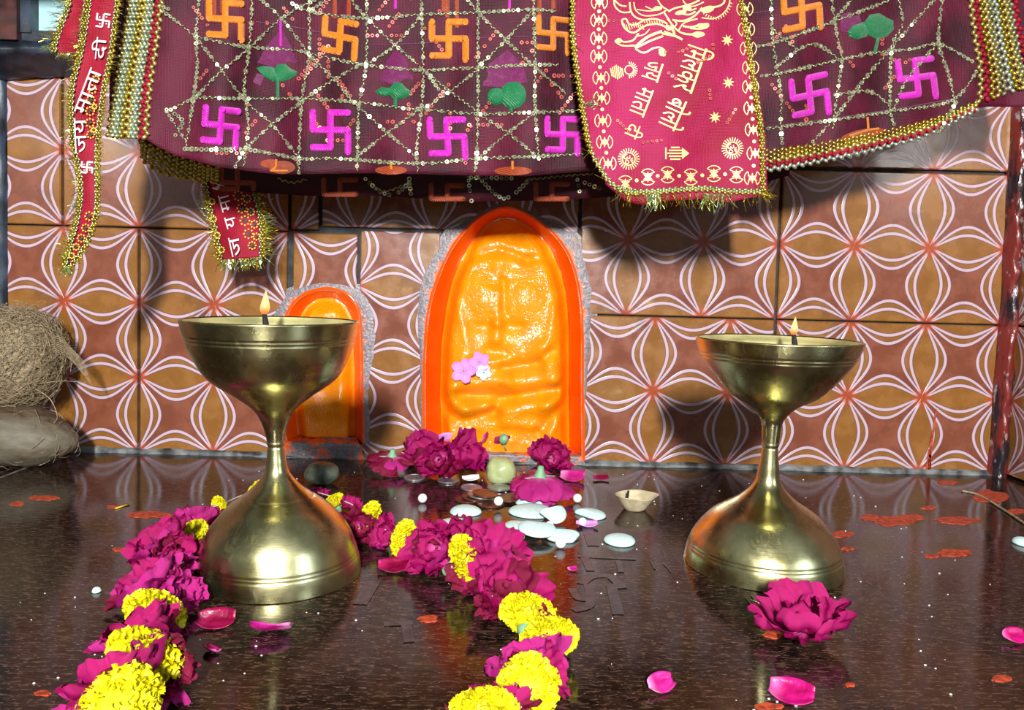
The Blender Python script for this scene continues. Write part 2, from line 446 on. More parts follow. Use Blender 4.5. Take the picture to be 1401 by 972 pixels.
# tile: x0, x1, z0, z1, pattern origin x, z
TILES = [
 (-.5545, -.4100, Z0+.001, Z0+3*CE, X0L-2*CE, Z0), (-.4090, -.2465, Z0+.001, Z0+3*CE, X0L, Z0),
 (-.5545, -.4935, Z0+3*CE, Z0+5*CE, X0L-3*CE, Z0), (-.4925, -.2460, Z0+3*CE, Z0+5*CE, X0L-CE, Z0),
 (-.2420, -.1700, .021, Z0+3*CE, -.2418, Z0), (-.1685, -.0790, Z0+.001, Z0+3*CE+.004, -.172, .0265),
 (-.2445, -.2130, Z0+3*CE+.002, Z0+5*CE, -.2418, Z0), (-.2110, .0705, Z0+3*CE+.006, Z0+5*CE, -.17, Z0),
 (.0720, .2885, Z0+2*CE, Z0+4*CE, X0R-3*CE, Z0), (.2895, .5360, Z0+2*CE, Z0+4*CE, X0R, Z0),
 (-.0500, .0705, Z0+2*CE, Z0+3*CE+.003, X0R-4*CE, Z0),
 (.0720, .2885, Z0+.001, Z0+2*CE, .157-CE, Z0), (.2895, .5405, Z0+.001, Z0+2*CE, X0R, Z0),
 (.0720, .2885, Z0+4*CE+.001, Z0+6*CE, X0R-3*CE, Z0), (.2895, .5360, Z0+4*CE+.002, Z0+6*CE, X0R, Z0),
 (-.5545, -.3290, Z0+5*CE, Z0+6.5*CE, X0L-2*CE, Z0), (-.3280, -.0820, Z0+5*CE, Z0+6.5*CE, X0L+CE, Z0), (-.0810, .0710, Z0+5*CE, Z0+6.5*CE, -.0810, Z0)]
for k, (x0, x1, z0, z1, ox, oz) in enumerate(TILES):
    mb = MB(); g = G_
    x0 += g; x1 -= g; z0 += g*.6; z1 -= g; b = .0012; yf = .84 + rnd.uniform(-.0004, .0006); yb = .8475
    ring = lambda i, y: [(x0+i-ox, y, z0+i-oz), (x1-i-ox, y, z0+i-oz), (x1-i-ox, y, z1-i-oz), (x0+i-ox, y, z1-i-oz)]
    vs = ring(b, yf) + ring(0, yf+b) + ring(0, yb)
    fs = [(0,1,2,3), (8,11,10,9)]
    for L in (0, 4):
        fs += [(L+i, L+4+i, L+4+(i+1)%4, L+(i+1)%4) for i in range(4)]
    mb.add(vs, fs)
    o = fixn(mb.build('tile', M['tile'], smooth=False))
    o.location = (ox, 0, oz)
    if x1 > -.26 and x0 < .1 and z0 < .3: carve(o)
    o.parent = wall
for c in cuts: bpy.data.objects.remove(c)
# cement line along the foot of the wall
cb = MB()
cb.grid(lambda u, v: ((-.555+u*1.10), .8475-.0135*math.sin(v*PI/2)-.004*noise.noise((u*40, v*3, 1)), .0085*math.cos(v*PI/2)+.003*abs(noise.noise((u*60, v, 4)))*math.cos(v*PI/2) -.0003), 220, 6); cb.v = [(x, y, z*.72) for x, y, z in cb.v]
tag(cb.build('baseboard_back', M['cement']), kind='structure')
# side walls
def side(name, x, sgn):
    mb = MB(); mb.box((min(x, x+sgn*.05), .2, -.03), (max(x, x+sgn*.05), .96, .62))
    return tag(mb.build(name, M['grout'], smooth=False), kind='structure')
wl = side('wall_left', -.580, -1); wr = side('wall_right', .5525, 1)
def sidetile(par, x, y0, y1, z0, z1, sg):
    mb = MB(); L = y1-y0; H = z1-z0; b = .0012
    ring = lambda i, y: [(i, y, i), (L-i, y, i), (L-i, y, H-i), (i, y, H-i)]
    mb.add(ring(b, 0)+ring(0, b)+ring(0, .008), [(0,1,2,3),(8,11,10,9)] + [(q+i, q+4+i, q+4+(i+1)%4, q+(i+1)%4) for q in (0,4) for i in range(4)])
    o = fixn(mb.build('tile', M['tile'], par, smooth=False))
    o.location = (x, y1 if sg < 0 else y0, z0); o.rotation_euler = (0, 0, sg*PI/2)
for j in range(3):
    for i in range(2):
        sidetile(wr, .5455, .833-(i+1)*2*CE+.001, .833-i*2*CE-.001, Z0+j*2*CE+.001, Z0+(j+1)*2*CE-.001, -1)
        sidetile(wl, -.573, .833-(i+1)*2*CE+.001, .833-i*2*CE-.001, Z0+j*2*CE+.001, Z0+(j+1)*2*CE-.001, 1)
# lumpy painted corner fillets
def fillet(name, xa, xb, lean, mat, seed, dy=.016):
    mb = MB()
    def fn(u, v):
        z = v*.62 - .001; a = u*PI
        w = (xb-xa)/2*(1+.18*noise.noise((v*14, u*3, seed))); cx = (xa+xb)/2 + lean*(1-v*3 if v < .33 else 0) + .0015*noise.noise((v*9, 2, seed))
        return (cx - w*math.cos(a), .842 - dy*math.sin(a)*(1+.3*noise.noise((v*30, u*4, seed+5))), z)
    mb.grid(fn, 12, 160)
    return tag(mb.build(name, mat), kind='structure')
fillet('trim_1', .533, .5520, -.004, M['corner'], 3)
fillet('trim_2', -.590, -.5535, 0, M['bluepaint'], 9, .01)
# stone shelf above, over which the cloth is draped
sb = MB(); sb.box((-.575, .695, .485), (.55, .846, .515)); tag(sb.build('trim_3', M['cement'], smooth=False), kind='structure')
# niche linings
def lining(OUT, IN, depth, floorz, name_s, swid, lipmat):
    o = outl(OUT); i_ = outl(IN)
    A = [at(q.x, q.y, WALL_Y-.001) for q in o]; B = [at(q.x, q.y, WALL_Y+depth) for q in i_]
    mb = MB()
    def fn(u, v):
        k = int(round(u*NN)); a = A[k]; b = B[k]
        cen = Vector(((A[0].x+A[-1].x)/2, 0, .1))
        if v < .25:     # rolled lip
            t = v/.25; outw = Vector((a.x-cen.x, 0, max(0, a.z-.1))).normalized()
            p = a + outw*.003*(1-t); p.y = WALL_Y - .0016*math.sin(t*PI*.6+.3)
        else:
            t = (v-.25)/.75
            p = a.lerp(b, t); p.y = WALL_Y-.0015 + (depth+.0015)*(t**.9)
            ns = .0014*noise.noise(p*38); p.x += ns; p.z += ns
        return p
    mb.grid(fn, NN, 12)
    # sill closing the foot
    a0 = A[0]; a1 = A[-1]; b0 = B[0]; b1 = B[-1]
    fixn(mb.build('niche_lining', lipmat, wall))
    mb = MB(); se = []
    def sill(u, v):
        x0 = (a0.x-.004)*(1-v)+b0.x*v; x1 = (a1.x+.004)*(1-v)+b1.x*v
        se.append(.24-.3*v+.3*noise.noise((u*5, v*2, depth*70)))
        return Vector((x0+(x1-x0)*u, WALL_Y-.006+(depth+.008)*max(0, (v-.35)/.65), max(0, a0.z)*.0+floorz*sm(0, .38, v)+max(0, b0.z-floorz)*sm(.45, 1, v)+.0016*noise.noise((u*22, v*6, floorz*90))*(v > .05)))
    mb.grid(sill, 60, 16)
    ob = fixn(mb.build('niche_sill', M['surround'], wall))
    ob.data.attributes.new('edge', 'FLOAT', 'POINT').data.foreach_set('value', se)
    # silver-cement surround
    mb = MB(); ed = []
    cenx = (a0.x+a1.x)/2
    def fs(u, v):
        k = int(round(u*NN)); a = A[k]
        d = Vector((a.x-cenx, 0, max(0, a.z-(.14 if depth > .03 else .12))))
        d = d.normalized() if d.length > 1e-6 else Vector((0,0,1))
        w = swid[0] + swid[1]*(gs(u-.32, .1)+gs(u-.68, .1)) + .005*noise.noise((u*9, 3, depth*50)) + .003*noise.noise((u*26, 5, depth*50))
        p = a + d*(-.001 + w*v)
        p.y = WALL_Y - .0011*math.sin(min(1, v*1.1+.12)*PI) - .0005*noise.noise(p*120) + .0006*v
        ed.append(v); return p
    mb.grid(fs, NN, 8)
    ob = fixn(mb.build('niche_surround', M['surround'], wall))
    at_ = ob.data.attributes.new('edge', 'FLOAT', 'POINT'); at_.data.foreach_set('value', ed)
lining(OUT_BIG, IN_BIG, .034, .010, 'big', (.008, .018), M['orange_rim'])
lining(OUT_SM, IN_SM, .024, .018, 'small', (.012, .014), M['orange_rim'])

# ------------------------------------------------------------------ painted stone reliefs in the niches
def seg(px, py, x0, y0, x1, y1):
    dx, dy = x1-x0, y1-y0; t = max(0, min(1, ((px-x0)*dx+(py-y0)*dy)/(dx*dx+dy*dy)))
    return math.hypot(px-x0-t*dx, py-y0-t*dy)
BIGF = [  # (amp mm, sigma px, x0,y0,x1,y1)
 (5.0,22, 660,400,664,408), (4.8,22, 718,402,718,410), (2.5,10, 683,362,683,368), (-3.0,5, 689,385,690,425), (2.6,7, 684,400,680,440),
 (-3.4,7, 628,356,682,343), (-4.0,6, 690,345,722,356), (-2.6,8, 722,356,762,350), (-2.6,9, 655,446,668,446), (-2.8,9, 697,446,710,446),
 (4.0,8, 683,440,680,462), (2.4,7, 627,410,640,460), (2.4,7, 757,420,748,470), (-2.4,8, 670,478,692,480), (3.0,9, 668,492,690,492),
 (5.0,13, 640,478,626,520), (4.5,12, 738,474,756,516), (-5.0,8, 690,500,735,495), (-4.5,7, 735,495,752,478),
 (4.6,11, 630,520,690,514), (4.0,12, 700,520,762,512), (-5.5,8, 632,536,700,540), (-5.0,8, 700,540,758,528),
 (5.0,12, 615,528,640,552), (4.5,11, 640,554,668,548), (5.0,14, 700,556,745,548), (4.0,10, 745,548,772,532), (-5,8, 606,550,622,566), (-4.5,8, 640,570,676,560), (-4,8, 676,560,684,546),
 (3.4,9, 690,572,735,578), (-4.5,8, 735,585,765,555), (3.5,8, 750,585,758,566), (3,9, 614,575,618,600), (-2.5,10, 650,590,655,615), (2.5,16,700,600,740,604)]
def big_h(px, py):
    xl = lerp_poly(IN_BIG[:9], py); xr = lerp_poly(IN_BIG[8:], py)
    e = min(px-xl, xr-px)
    base = 15*sm(-2, 22, e) * sm(300, 352, py)
    h = base + 17*sm(285, 480, py) - 5*sm(520, 610, py)
    for a, s, x0, y0, x1, y1 in BIGF:
        h += a*1.45*gs(seg(px, py, x0, y0, x1, y1), s)
    h *= sm(-4, 14, e)
    h -= 5*sm(585, 613, py)*0
    h += .9*noise.noise((px*.05, py*.05, 2)) + .45*noise.noise((px*.14, py*.14, 5))
    return h
SMF = [(5,17, 449,432,449,440), (-3,5, 432,450,466,450), (5,12, 425,500,425,520), (5,12, 470,470,472,540), (6,18, 432,550,440,555), (5,15, 468,548,470,556), (-3,6, 405,530,450,525), (2.5,7, 455,515,470,510)]
def sm_h(px, py):
    xl = lerp_poly(IN_SM[:8], py); xr = lerp_poly(IN_SM[7:], py)
    e = min(px-xl, xr-px)
    h = 9*sm(0, 16, e)*sm(409, 432, py)
    for a, s, x0, y0, x1, y1 in SMF: h += a*gs(seg(px, py, x0, y0, x1, y1), s)
    h *= sm(-3, 9, e)
    return h + .6*noise.noise((px*.07, py*.07, 8))
def relief(name, fn, IN, y0, y1, depth, nu, nv, mat, mid):
    mb = MB()
    def p(u, v):
        py = y1 + (y0-y1)*v
        xl = lerp_poly(IN[:mid+1], py)-1.5; xr = lerp_poly(IN[mid:], py)+1.5
        px = xl+(xr-xl)*u
        h = fn(px, py)/1000
        q = at(px, py, WALL_Y+depth-.0005); q.y = WALL_Y+depth-.0005-h
        return q
    mb.grid(p, nu, nv)
    # body behind, so that the relief is a thick slab
    A = [mb.v[i] for i in range(nu+1)]
    o = mb.build(name, mat)
    sd = o.modifiers.new('s', 'SOLIDIFY'); sd.thickness = .008; sd.offset = -1
    return o
o = relief('deity_relief', big_h, IN_BIG, 298.5, 612.5, .034, 130, 200, M['orange'], 8)
tag(o, 'large glossy orange painted deity relief filling the tall central arched niche', 'idol')
o = relief('deity_relief', sm_h, IN_SM, 407.5, 596.5, .024, 60, 110, M['orange'], 7)
tag(o, 'small orange painted deity relief in the low niche behind the left brass lamp', 'idol')

# ------------------------------------------------------------------ floor marks
PZ = [0]
def patch(name, pts, mat, parent, z=.0002, th=.0002):
    PZ[0] += 1; z += PZ[0]*.00001
    # irregular flat smear lying on the floor
    mb = MB(); q = [gr(x, y) for x, y in pts]; n = len(q)
    c = sum(q, Vector())/n
    mb.add([Vector((a.x, a.y, z+th)) for a in q]+[Vector((a.x, a.y, 0)) for a in q]+[Vector((c.x, c.y, z+th))],
           [tuple(range(n))] + [(i, n+i, n+(i+1) % n, (i+1) % n) for i in range(n)])
    return fixn(mb.build(name, mat, parent, smooth=False))
def blob(cx, cy, w, h, seed, n=22):
    return [(cx+w/2*math.cos(2*PI*k/n)*(1+.42*noise.noise((math.cos(2*PI*k/n)*2, math.sin(2*PI*k/n)*2, seed))),
             cy+h/2*math.sin(2*PI*k/n)*(1+.55*noise.noise((math.cos(2*PI*k/n)*2.5, math.sin(2*PI*k/n)*2.5, seed+9)))) for k in range(n)]
for k, (x, y, w, h) in enumerate([(61,682,42,6),(24,690,20,6),(153,694,18,5),(205,705,62,9),(1356,680,46,17),(1390,700,26,7),(1190,709,26,9),(1222,713,60,13),(1245,709,40,8),(1308,713,62,9),
      (1150,732,36,8),(1305,757,50,11),(1275,762,20,5),(1296,661,26,6),(1370,930,26,10),(1060,868,30,14),(165,753,22,5),(1270,696,20,4),(1162,938,14,6),(1225,713,16,4),(1160,752,18,4),(58,950,22,7),(585,848,30,9),(1052,968,40,8)]):
    patch('vermilion_smear', blob(x, y, w, h, k*1.7), M['smear'], floor)
def floorstroke(pts, w, name='engraved_mark'):
    L = []; R_ = []
    q = [Vector(p) for p in catmull([gr(x, y) for x, y in pts], 5)] if len(pts) > 2 else [gr(x, y) for x, y in pts]
    for i, a in enumerate(q):
        t = (q[min(i+1, len(q)-1)]-q[max(i-1, 0)]).normalized(); nrm = Vector((-t.y, t.x, 0))
        L.append(a+nrm*w); R_.append(a-nrm*w)
    PZ[0] += 1; mb = MB(); n = len(q); z = .00018+PZ[0]*.00001
    mb.add([Vector((a.x, a.y, z)) for a in L+R_], [(i, i+1, n+i+1, n+i) for i in range(n-1)])
    fixn(mb.build(name, M['engrave'], floor, smooth=False))
for pts, w in [([(803,722),(812,748)], .0045), ([(512,796),(492,828)], .0045), ([(790,762),(870,766)], .002), ([(800,764),(808,782)], .003), ([(846,768),(850,784)], .002),
     ([(795,800),(810,790),(835,790),(852,806)], .0035), ([(782,806),(792,820),(806,818),(804,800)], .0028), ([(808,812),(806,830),(784,836)], .003), ([(836,800),(846,842)], .0035), ([(525,855),(565,853)], .003), ([(556,856),(560,880)], .003),
     ([(908,772),(918,784)], .0007), ([(890,768),(896,780)], .0007), ([(1020,818),(1045,852)], .0007), ([(1028,815),(1052,850)], .0007)]:
    floorstroke(pts, w)
# tiny crumbs
cr = MB()
for k in range(170):
    x = rnd.uniform(-.3, .35); y = rnd.uniform(.33, .80); s_ = rnd.uniform(.0003, .0009)
    cr.ellip((x, y, s_*.5), Vector((s_, 0, 0)), Vector((0, s_*.8, 0)), Vector((0, 0, s_*.6)), 5, 3)
tag(cr.build('crumbs', M['white']), 'fine white sugar crumbs scattered over the dark granite floor', 'crumbs', kind='stuff')

# vermilion run down the wall
for pts, w in [([(1281,560),(1277,590),(1273,620),(1271,655)], 5), ([(1272,615),(1270,652)], 9), ([(1208,640),(1208,648)], 7), ([(1376,130),(1372,150)], 3)]:
    mb = MB(); q = resample(catmull([(x, y) for x, y in pts], 5), n=14)
    mb.grid(lambda u, v: (lambda p: at(p.x+(u-.5)*w*(.35+.65*v)*(1+.5*noise.noise((v*9, w, u*3))), p.y, WALL_Y-.0012))(q[int(round(v*14))]), 3, 14)
    mb.build('vermilion_run', M['smear'], wall)
# ------------------------------------------------------------------ brass lamps
def lamp(label, Y, bx, prof_px, rim_c, base_c, z_top, wick, mound, nm):
    base = gr(*base_c); base.z = 0; Y = base.y
    root = empty('brass_oil_lamp', base)
    tag(root, label, 'oil lamp')
    k = Y/FPX
    top = at(rim_c[0], rim_c[1], Y)
    zz = lambda cx, y: at(cx, y, Y).z
    lean = (top.x-base.x)/top.z
    off = lambda z: (lean*z, 0)
    pr = []
    for y, hw in prof_px:
        t = (y-rim_c[1])/(base_c[1]-rim_c[1]); cx = rim_c[0]+(base_c[0]-rim_c[0])*t
        pr.append((hw*k*.992, max(0, zz(cx, y))))
    pr[0] = (pr[0][0], top.z); pr[-1] = (pr[-1][0], 0.0)
    sp = catmull([(r, z, 0) for r, z in pr], 7)
    pr = [(max(.002, p.x), p.y) for p in sp]
    zmin = min(pr, key=lambda q: q[0])[1]
    zb = [z for r, z in pr if z > zmin and r < pr[0][0]*.30]; z1 = max(zb)
    zs = min(z for r, z in pr if z < zmin and r < pr[0][0]*.30)
    R0 = pr[0][0]
    # bowl (outer, rim, inner)
    outer = [(r, z) for r, z in pr if z >= z1]
    # grooves turned under the rim
    o2 = []
    for p in resample([(a, b, 0) for a, b in outer], step=.0007):
        r, z = p.x, p.y; d = top.z - z
        for gz in (.0105, .0128): r -= .0005*gs(d-gz, .0005)
        o2.append((r, z))
    inner = [(R0-.0025, top.z-.0002), (R0-.004, top.z-.003)] + [(max(.0005, r-.003-.002*min(1,(top.z-z)/.01)), z+.0035) for r, z in outer if z < top.z-.006] + [(.0004, outer[-1][1]+.004)]
    inner = sorted(inner, key=lambda q: -q[1])
    mb = MB(); mb.lathe(o2[::-1] + [(R0-.0012, top.z+.0006), (R0-.0025, top.z-.0002)], 96, off)
    bowl = fixn(mb.build('bowl', M['brass'], root))
    mb = MB(); mb.lathe(inner[::-1], 96, off); bi = mb.build('bowl_interior', M['inner'], root)
    mb = MB(); st = [(r, z) for r, z in pr if zs <= z <= z1+.0006]
    st = [(r*(1+0), z) for r, z in st]
    zr = zmin
    s2 = []
    for p in resample([(a, b, 0) for a, b in st], step=.0007):
        s2.append((p.x-.0004*gs(p.y-zr, .0006)+.0004*gs(p.y-zr-.0022, .0008), p.y))
    mb.lathe(s2[::-1], 64, off); fixn(mb.build('stem', M['brass'], root))
    mb = MB(); bs = [(r, z) for r, z in pr if z <= zs+.0006]
    b2 = []
    for p in resample([(a, b, 0) for a, b in bs], step=.0008):
        r, z = p.x, p.y
        for gz in (.012, .014, .052): r -= .00035*gs(z-gz, .0005)
        b2.append((r, z))
    Rb = b2[-1][0]
    b2 += [(Rb-.003, 0), (Rb-.004, .002), (Rb*.5, .02)]
    mb.lathe(b2[::-1], 96, off); fixn(mb.build('base', M['brass'], root))
    # ghee surface
    zl = top.z-.0085; mb = MB()
    mb.lathe([(.0003, zl), (R0*.45, zl), (R0*.75, zl+.0003), (R0-.0055, zl+.0006)], 64, off)
    mb.build('ghee', M['oil'], root)
    # wick, flame
    wx, wy = wick; wp = at(wx, wy, Y-.002) - base
    if mound:
        mb = MB(); mb.lathe([(.0100, zl), (.0085, zl+.0022), (.005, zl+.0036), (.0003, zl+.0042)], 24, lambda z: (wp.x, wp.y)); mb.build('clay_plug', M['framewood'], root)
    fz = wp.z
    mb = MB(); mb.tube([(wp.x+.001, wp.y, zl), (wp.x+.0004, wp.y, (zl+fz)/2), (wp.x-.0006, wp.y, fz)], [.0022, .0020, .0014], 10)
    wk = mb.build('wick', M['soot'], root)
    if not mound:
        mb2 = MB()
        for dx in (-.009, -.0045): mb2.ellip((wp.x+dx, wp.y-.003, zl+.001), Vector((.0024, 0, 0)), Vector((0, .003, 0)), Vector((0, 0, .0022)), 8, 5)
        mb2.build('burnt_wick_ends', M['soot'], root)
    fh = nm*k
    mb = MB(); fp = [(.0003, 0), (.0018, .06), (.0030, .18), (.0033, .30), (.0027, .50), (.0016, .72), (.0007, .9), (.0001, 1)]
    sc = fh/.017
    mb.lathe([(r*sc, fz-.0008+t*fh) for r, t in fp], 20, lambda z: (wp.x-.0006+.0008*math.sin((z-fz)*90), wp.y))
    mb.build('flame', M['flame'], wk)
    pl = bpy.data.lights.new('flame_light', 'POINT'); pl.energy = .03; pl.color = (1, .55, .2); pl.shadow_soft_size = .004
    po = bpy.data.objects.new('flame_light', pl); link(po); po.location = Vector((wp.x, wp.y-.001, fz+fh*.6)) + base
    return root
lamp('larger brass hourglass oil lamp at left with burning wick, in front of the low niche', 0, 0,
     [(439,119),(468,112),(495,101),(519,84.5),(543,50),(561,28),(580,17.5),(597,13),(611,11.5),(630,13.5),(648,18),(667,34),(682,54),(697,73),(722,94),(745,104),(764,109),(783,111)],
     (371,439), (384,783), 0, (363,430), True, 34)
lamp('smaller brass hourglass oil lamp at right with burning wick, in front of plain tiles', 0, 0,
     [(465,111),(490,102),(515,84),(540,60),(555,34),(566,22),(578,14.5),(600,12),(615,11),(637,13.5),(661,18.5),(682,38),(704,72),(731,95),(752,104),(772,107.5)],
     (1064,465), (1042.5,772), 0, (1087,458), False, 26)

# ------------------------------------------------------------------ flowers
def petal_mesh(name, mat, R, th0, th1, ph, flare, ruff, seed, nu=12, nv=11, flat=1.0):
    mb = MB(); ln = []
    def fn(u, v):
        a = (u*2-1); w = math.sin(PI*min(1, .12+.68*v))**.6 * (1-.06*v**6)
        notch = .06*gs(a, .25)*v**4
        th = th0+(th1-th0)*v*(1-notch) - .10*abs(a)**3*v
        r = R*(1+flare*v**2.6 + ruff*noise.noise((a*1.6+seed*3.1, v*2.2, seed))*v + ruff*.7*noise.noise((a*3.4+seed, v*3, seed+3))*v + ruff*.14*noise.noise((a*8, v*6, seed+7))*v)
        r += R*.20*flare*abs(a)**2.5*v
        p = a*ph*w
        ln.append(v)
        return Vector((r*math.sin(th)*math.cos(p), r*math.sin(th)*math.sin(p), (-r*math.cos(th)+R)*flat))
    mb.grid(fn, nu, nv)
    # own thickness: second skin
    n = len(mb.v); me = mb.mesh(name, mat)
    me.attributes.new('len', 'FLOAT', 'POINT').data.foreach_set('value', ln)
    return me
ROSE = {}
for key in 'abc':
    mt = M['rose_'+key]
    ROSE[key] = [
      [petal_mesh('petal', mt, .36, .25, 2.5, 1.0, .05, .30, 1+s) for s in range(3)],   # heart
      [petal_mesh('petal', mt, .60, .15, 2.2, .95, .12, .34, 11+s) for s in range(4)],  # mid
      [petal_mesh('petal', mt, .84, .12, 2.0, .90, .18, .42, 21+s) for s in range(5)],  # outer
      [petal_mesh('petal', mt, 1.0, .10, 1.65, .80, .30, .50, 31+s) for s in range(5)]]  # open
def rose(name, loc, rad, axis, spin=0, key='a', layers=(3, 4, 5, 4), squash=1.0, parent=None, seed=0, calyx=False, wide=(1, 1)):
    r_ = random.Random(seed*17+5)
    o = empty(name, loc, parent=parent)
    q = Vector(axis).normalized().to_track_quat('Z', 'Y')
    o.rotation_euler = (q @ Euler((0, 0, spin)).to_quaternion()).to_euler()
    o.scale = (rad*wide[0], rad*wide[1], rad*squash)
    for L, cnt in enumerate(layers):
        for k in range(cnt):
            kk = key if r_.random() < .7 else ('abc'[r_.randrange(3)])
            me = r_.choice(ROSE[kk][L])
            p = bpy.data.objects.new('petal', me); link(p, o)
            tilt = r_.uniform(-.20, .20) + (.10 if L > 1 else 0)
            ang = 2*PI*k/cnt + L*.7 + r_.uniform(-.25, .25)
            s_ = r_.uniform(.80, 1.14)
            p.location = (0, 0, -.55)
            p.rotation_euler = (Euler((0, 0, ang)).to_quaternion() @ Euler((0, tilt, 0)).to_quaternion()).to_euler()
            p.scale = (s_, s_, s_*r_.uniform(.9, 1.1))
    if calyx:
        mb = MB(); mb.lathe([(.03, -1.35), (.12, -1.3), (.16, -1.0), (.26, -.62), (.30, -.5), (.1, -.45)], 12)
        mb.build('calyx', M['green'], o)
        mb = MB()
        for k in range(4):
            a = k*PI/2; d = Vector((math.cos(a), math.sin(a), 0)); sd_ = Vector((-d.y, d.x, 0))
            mb.add([d*.2+Vector((0,0,-.6))+sd_*.1, d*.2+Vector((0,0,-.6))-sd_*.1, d*.5+Vector((0,0,-.42))-sd_*.07, d*.75+Vector((0,0,-.5)), d*.5+Vector((0,0,-.42))+sd_*.07], [(0,1,2,3,4)])
        mb.build('sepals', M['green'], o, smooth=False)
    return o
def marigold_mesh(seed):
    r_ = random.Random(seed); mb = MB()
    N = 360
    for i in range(N):
        t = (i+.5)/N; ph = i*2.39996
        th = math.acos(1-1.86*t)           # from top down past the rim
        rr = .80+.06*r_.uniform(-1, 1)
        n = Vector((math.sin(th)*math.cos(ph), math.sin(th)*math.sin(ph), math.cos(th)*.74))
        base = n*.62; tip = n*rr*1.06 + Vector((n.x, n.y, 0))*.14*min(t, .6)
        tip += Vector((r_.uniform(-1, 1), r_.uniform(-1, 1), r_.uniform(-1, 1)))*.035
        ax = (tip-base).normalized(); sd = ax.cross(Vector((r_.uniform(-1,1), r_.uniform(-1,1), r_.uniform(-.5,.5)))).normalized(); up = sd.cross(ax)
        w = .115*r_.uniform(.8, 1.2); L = (tip-base).length
        pts = []
        for j, (v, ww) in enumerate([(0, .35), (.6, .8), (.9, 1.15), (1.06, .95)]):
            for a in (-1, -.35, .35, 1):
                pts.append(base+ax*L*v + sd*a*w*ww + up*(.10*(1-a*a)*w*3*(v > .5) + (.035 if (j == 3 and abs(a) < .5) else 0) - (.05 if j == 3 else 0)))
        mb.add(pts, [(j*4+i_, j*4+i_+1, j*4+5+i_, j*4+4+i_) for j in range(3) for i_ in range(3)])
    mb.ellip((0,0,0), Vector((0,0,.56)), Vector((.72,0,0)), Vector((0,.72,0)), 14, 8)
    return mb.mesh('marigold', M['mari'])
MARI = [marigold_mesh(s) for s in range(3)]
_cm = MB(); _cm.lathe([(.02, -1.12), (.12, -1.1), (.18, -.96), (.25, -.78), (.28, -.66), (.2, -.5)], 12)
CALYX = _cm.mesh('calyx', M['green'])
def marigold(loc, rad, axis, seed, parent, squash=.85):
    o = bpy.data.objects.new('marigold', MARI[seed % 3]); link(o, parent)
    q = Vector(axis).normalized().to_track_quat('Z', 'Y')
    o.location = loc; o.rotation_euler = (q @ Euler((0, 0, seed*1.3)).to_quaternion()).to_euler(); o.scale = (rad, rad, rad*squash)
    c = bpy.data.objects.new('calyx', CALYX); link(c, o)
    return o
gar = empty('flower_garland', (0, 0, 0))
tag(gar, 'long string of magenta roses and yellow marigolds looping behind the left brass lamp', 'garland')
# (kind, px, py, diameter px, axis, extra)
GA = [
 ('m',300,691,26,(.5,.8,.2)), ('r',272,709,58,(-.1,.3,.9),'b'), ('r',249,704,24,(-.6,0,.7),'c'), ('m',264,728,42,(-.2,-.4,.8)),
 ('r',222,742,76,(-.5,-.2,.8),'a'), ('r',262,762,66,(.5,-.4,.5),'c'), ('r',228,776,60,(.2,-.2,1),'a'), ('r',202,794,86,(-.35,-.3,.8),'b'), ('r',250,812,62,(.8,-.2,.4),'b'),
 ('m',212,838,84,(.15,.75,.55)), ('r',190,868,100,(-.35,.1,.85),'a'), ('r',236,850,44,(.8,0,.4),'c'), ('m',200,900,108,(.15,.75,.5)), ('r',160,922,118,(-.35,.2,.9),'a'), ('r',205,912,74,(.2,.2,1),'a'), ('r',218,920,92,(.6,-.5,.4),'c'),
 ('m',163,966,116,(-.1,-.6,.7)), ('r',96,985,60,(-.4,-.3,.7),'a'),
 ('m',352,672,36,(-.8,.1,.5)), ('r',388,671,38,(.2,-.2,1),'a'), ('r',434,674,26,(0,0,1),'a'), ('m',456,688,34,(-.6,.2,.6)), ('r',480,690,30,(.2,-.2,1),'a'), ('r',490,722,46,(.1,-.8,.3),'c'), ('m',505,710,50,(-.85,-.15,.3)), ('r',527,731,46,(-.6,-.5,.3),'a'),
 ('m',551,736,52,(-.85,-.2,.35)), ('r',590,750,70,(-.45,-.75,.4),'a'), ('r',622,742,76,(-.35,-.55,.7),'a'), ('m',640,768,74,(.85,.1,.4)), ('r',664,752,88,(.25,-.2,.9),'a'), ('r',655,780,70,(-.2,-.8,.5),'a'), ('r',694,800,92,(.15,-.35,.8),'a'), ('r',716,784,70,(.6,.3,.8),'c'), ('r',672,822,50,(-.6,-.7,.2),'c'),
 ('m',722,840,78,(.15,.8,.65)), ('r',752,853,58,(.6,.2,.6),'c'), ('m',752,872,80,(-.1,.75,.65)), ('r',722,905,94,(-.3,.1,.9),'b'), ('r',760,920,66,(.85,0,.3),'a'), ('m',722,940,90,(-.2,-.75,.6)), ('r',690,955,80,(.1,.35,.85),'a'), ('r',712,968,46,(.7,-.2,.5),'c'), ('m',658,974,100,(-.15,.7,.65)), ('r',640,1010,90,(0,-.3,1),'a')]
for i, e in enumerate(GA):
    kind, px, py, dpx, ax = e[:5]
    g = gr(px, py, .012); R_ = dpx*g.y/FPX/2
    zc = max(.010, min(R_*.86, .021))
    c = gr(px, py, zc)
    dl = Vector((c.x+.1507, c.y-.5058)); lim = .0545+R_*.80
    if dl.length < lim: dl = dl.normalized()*lim; c.x = -.1507+dl.x; c.y = .5058+dl.y
    if kind == 'm': marigold(c, R_*1.06, ax, i, gar)
    else: rose('rose', c, R_*.84, ax, i*1.1, e[5], (2, 3, 5, 5), .82, gar, i)
st = MB()
lp = [gr(e[1], e[2], .012) for e in GA[:18]][::-1]
rp = [gr(e[1], e[2], .012) for e in GA[20:]]
mid = [gr(326, 680, .006), gr(360, 672, .008), gr(405, 671, .008)]
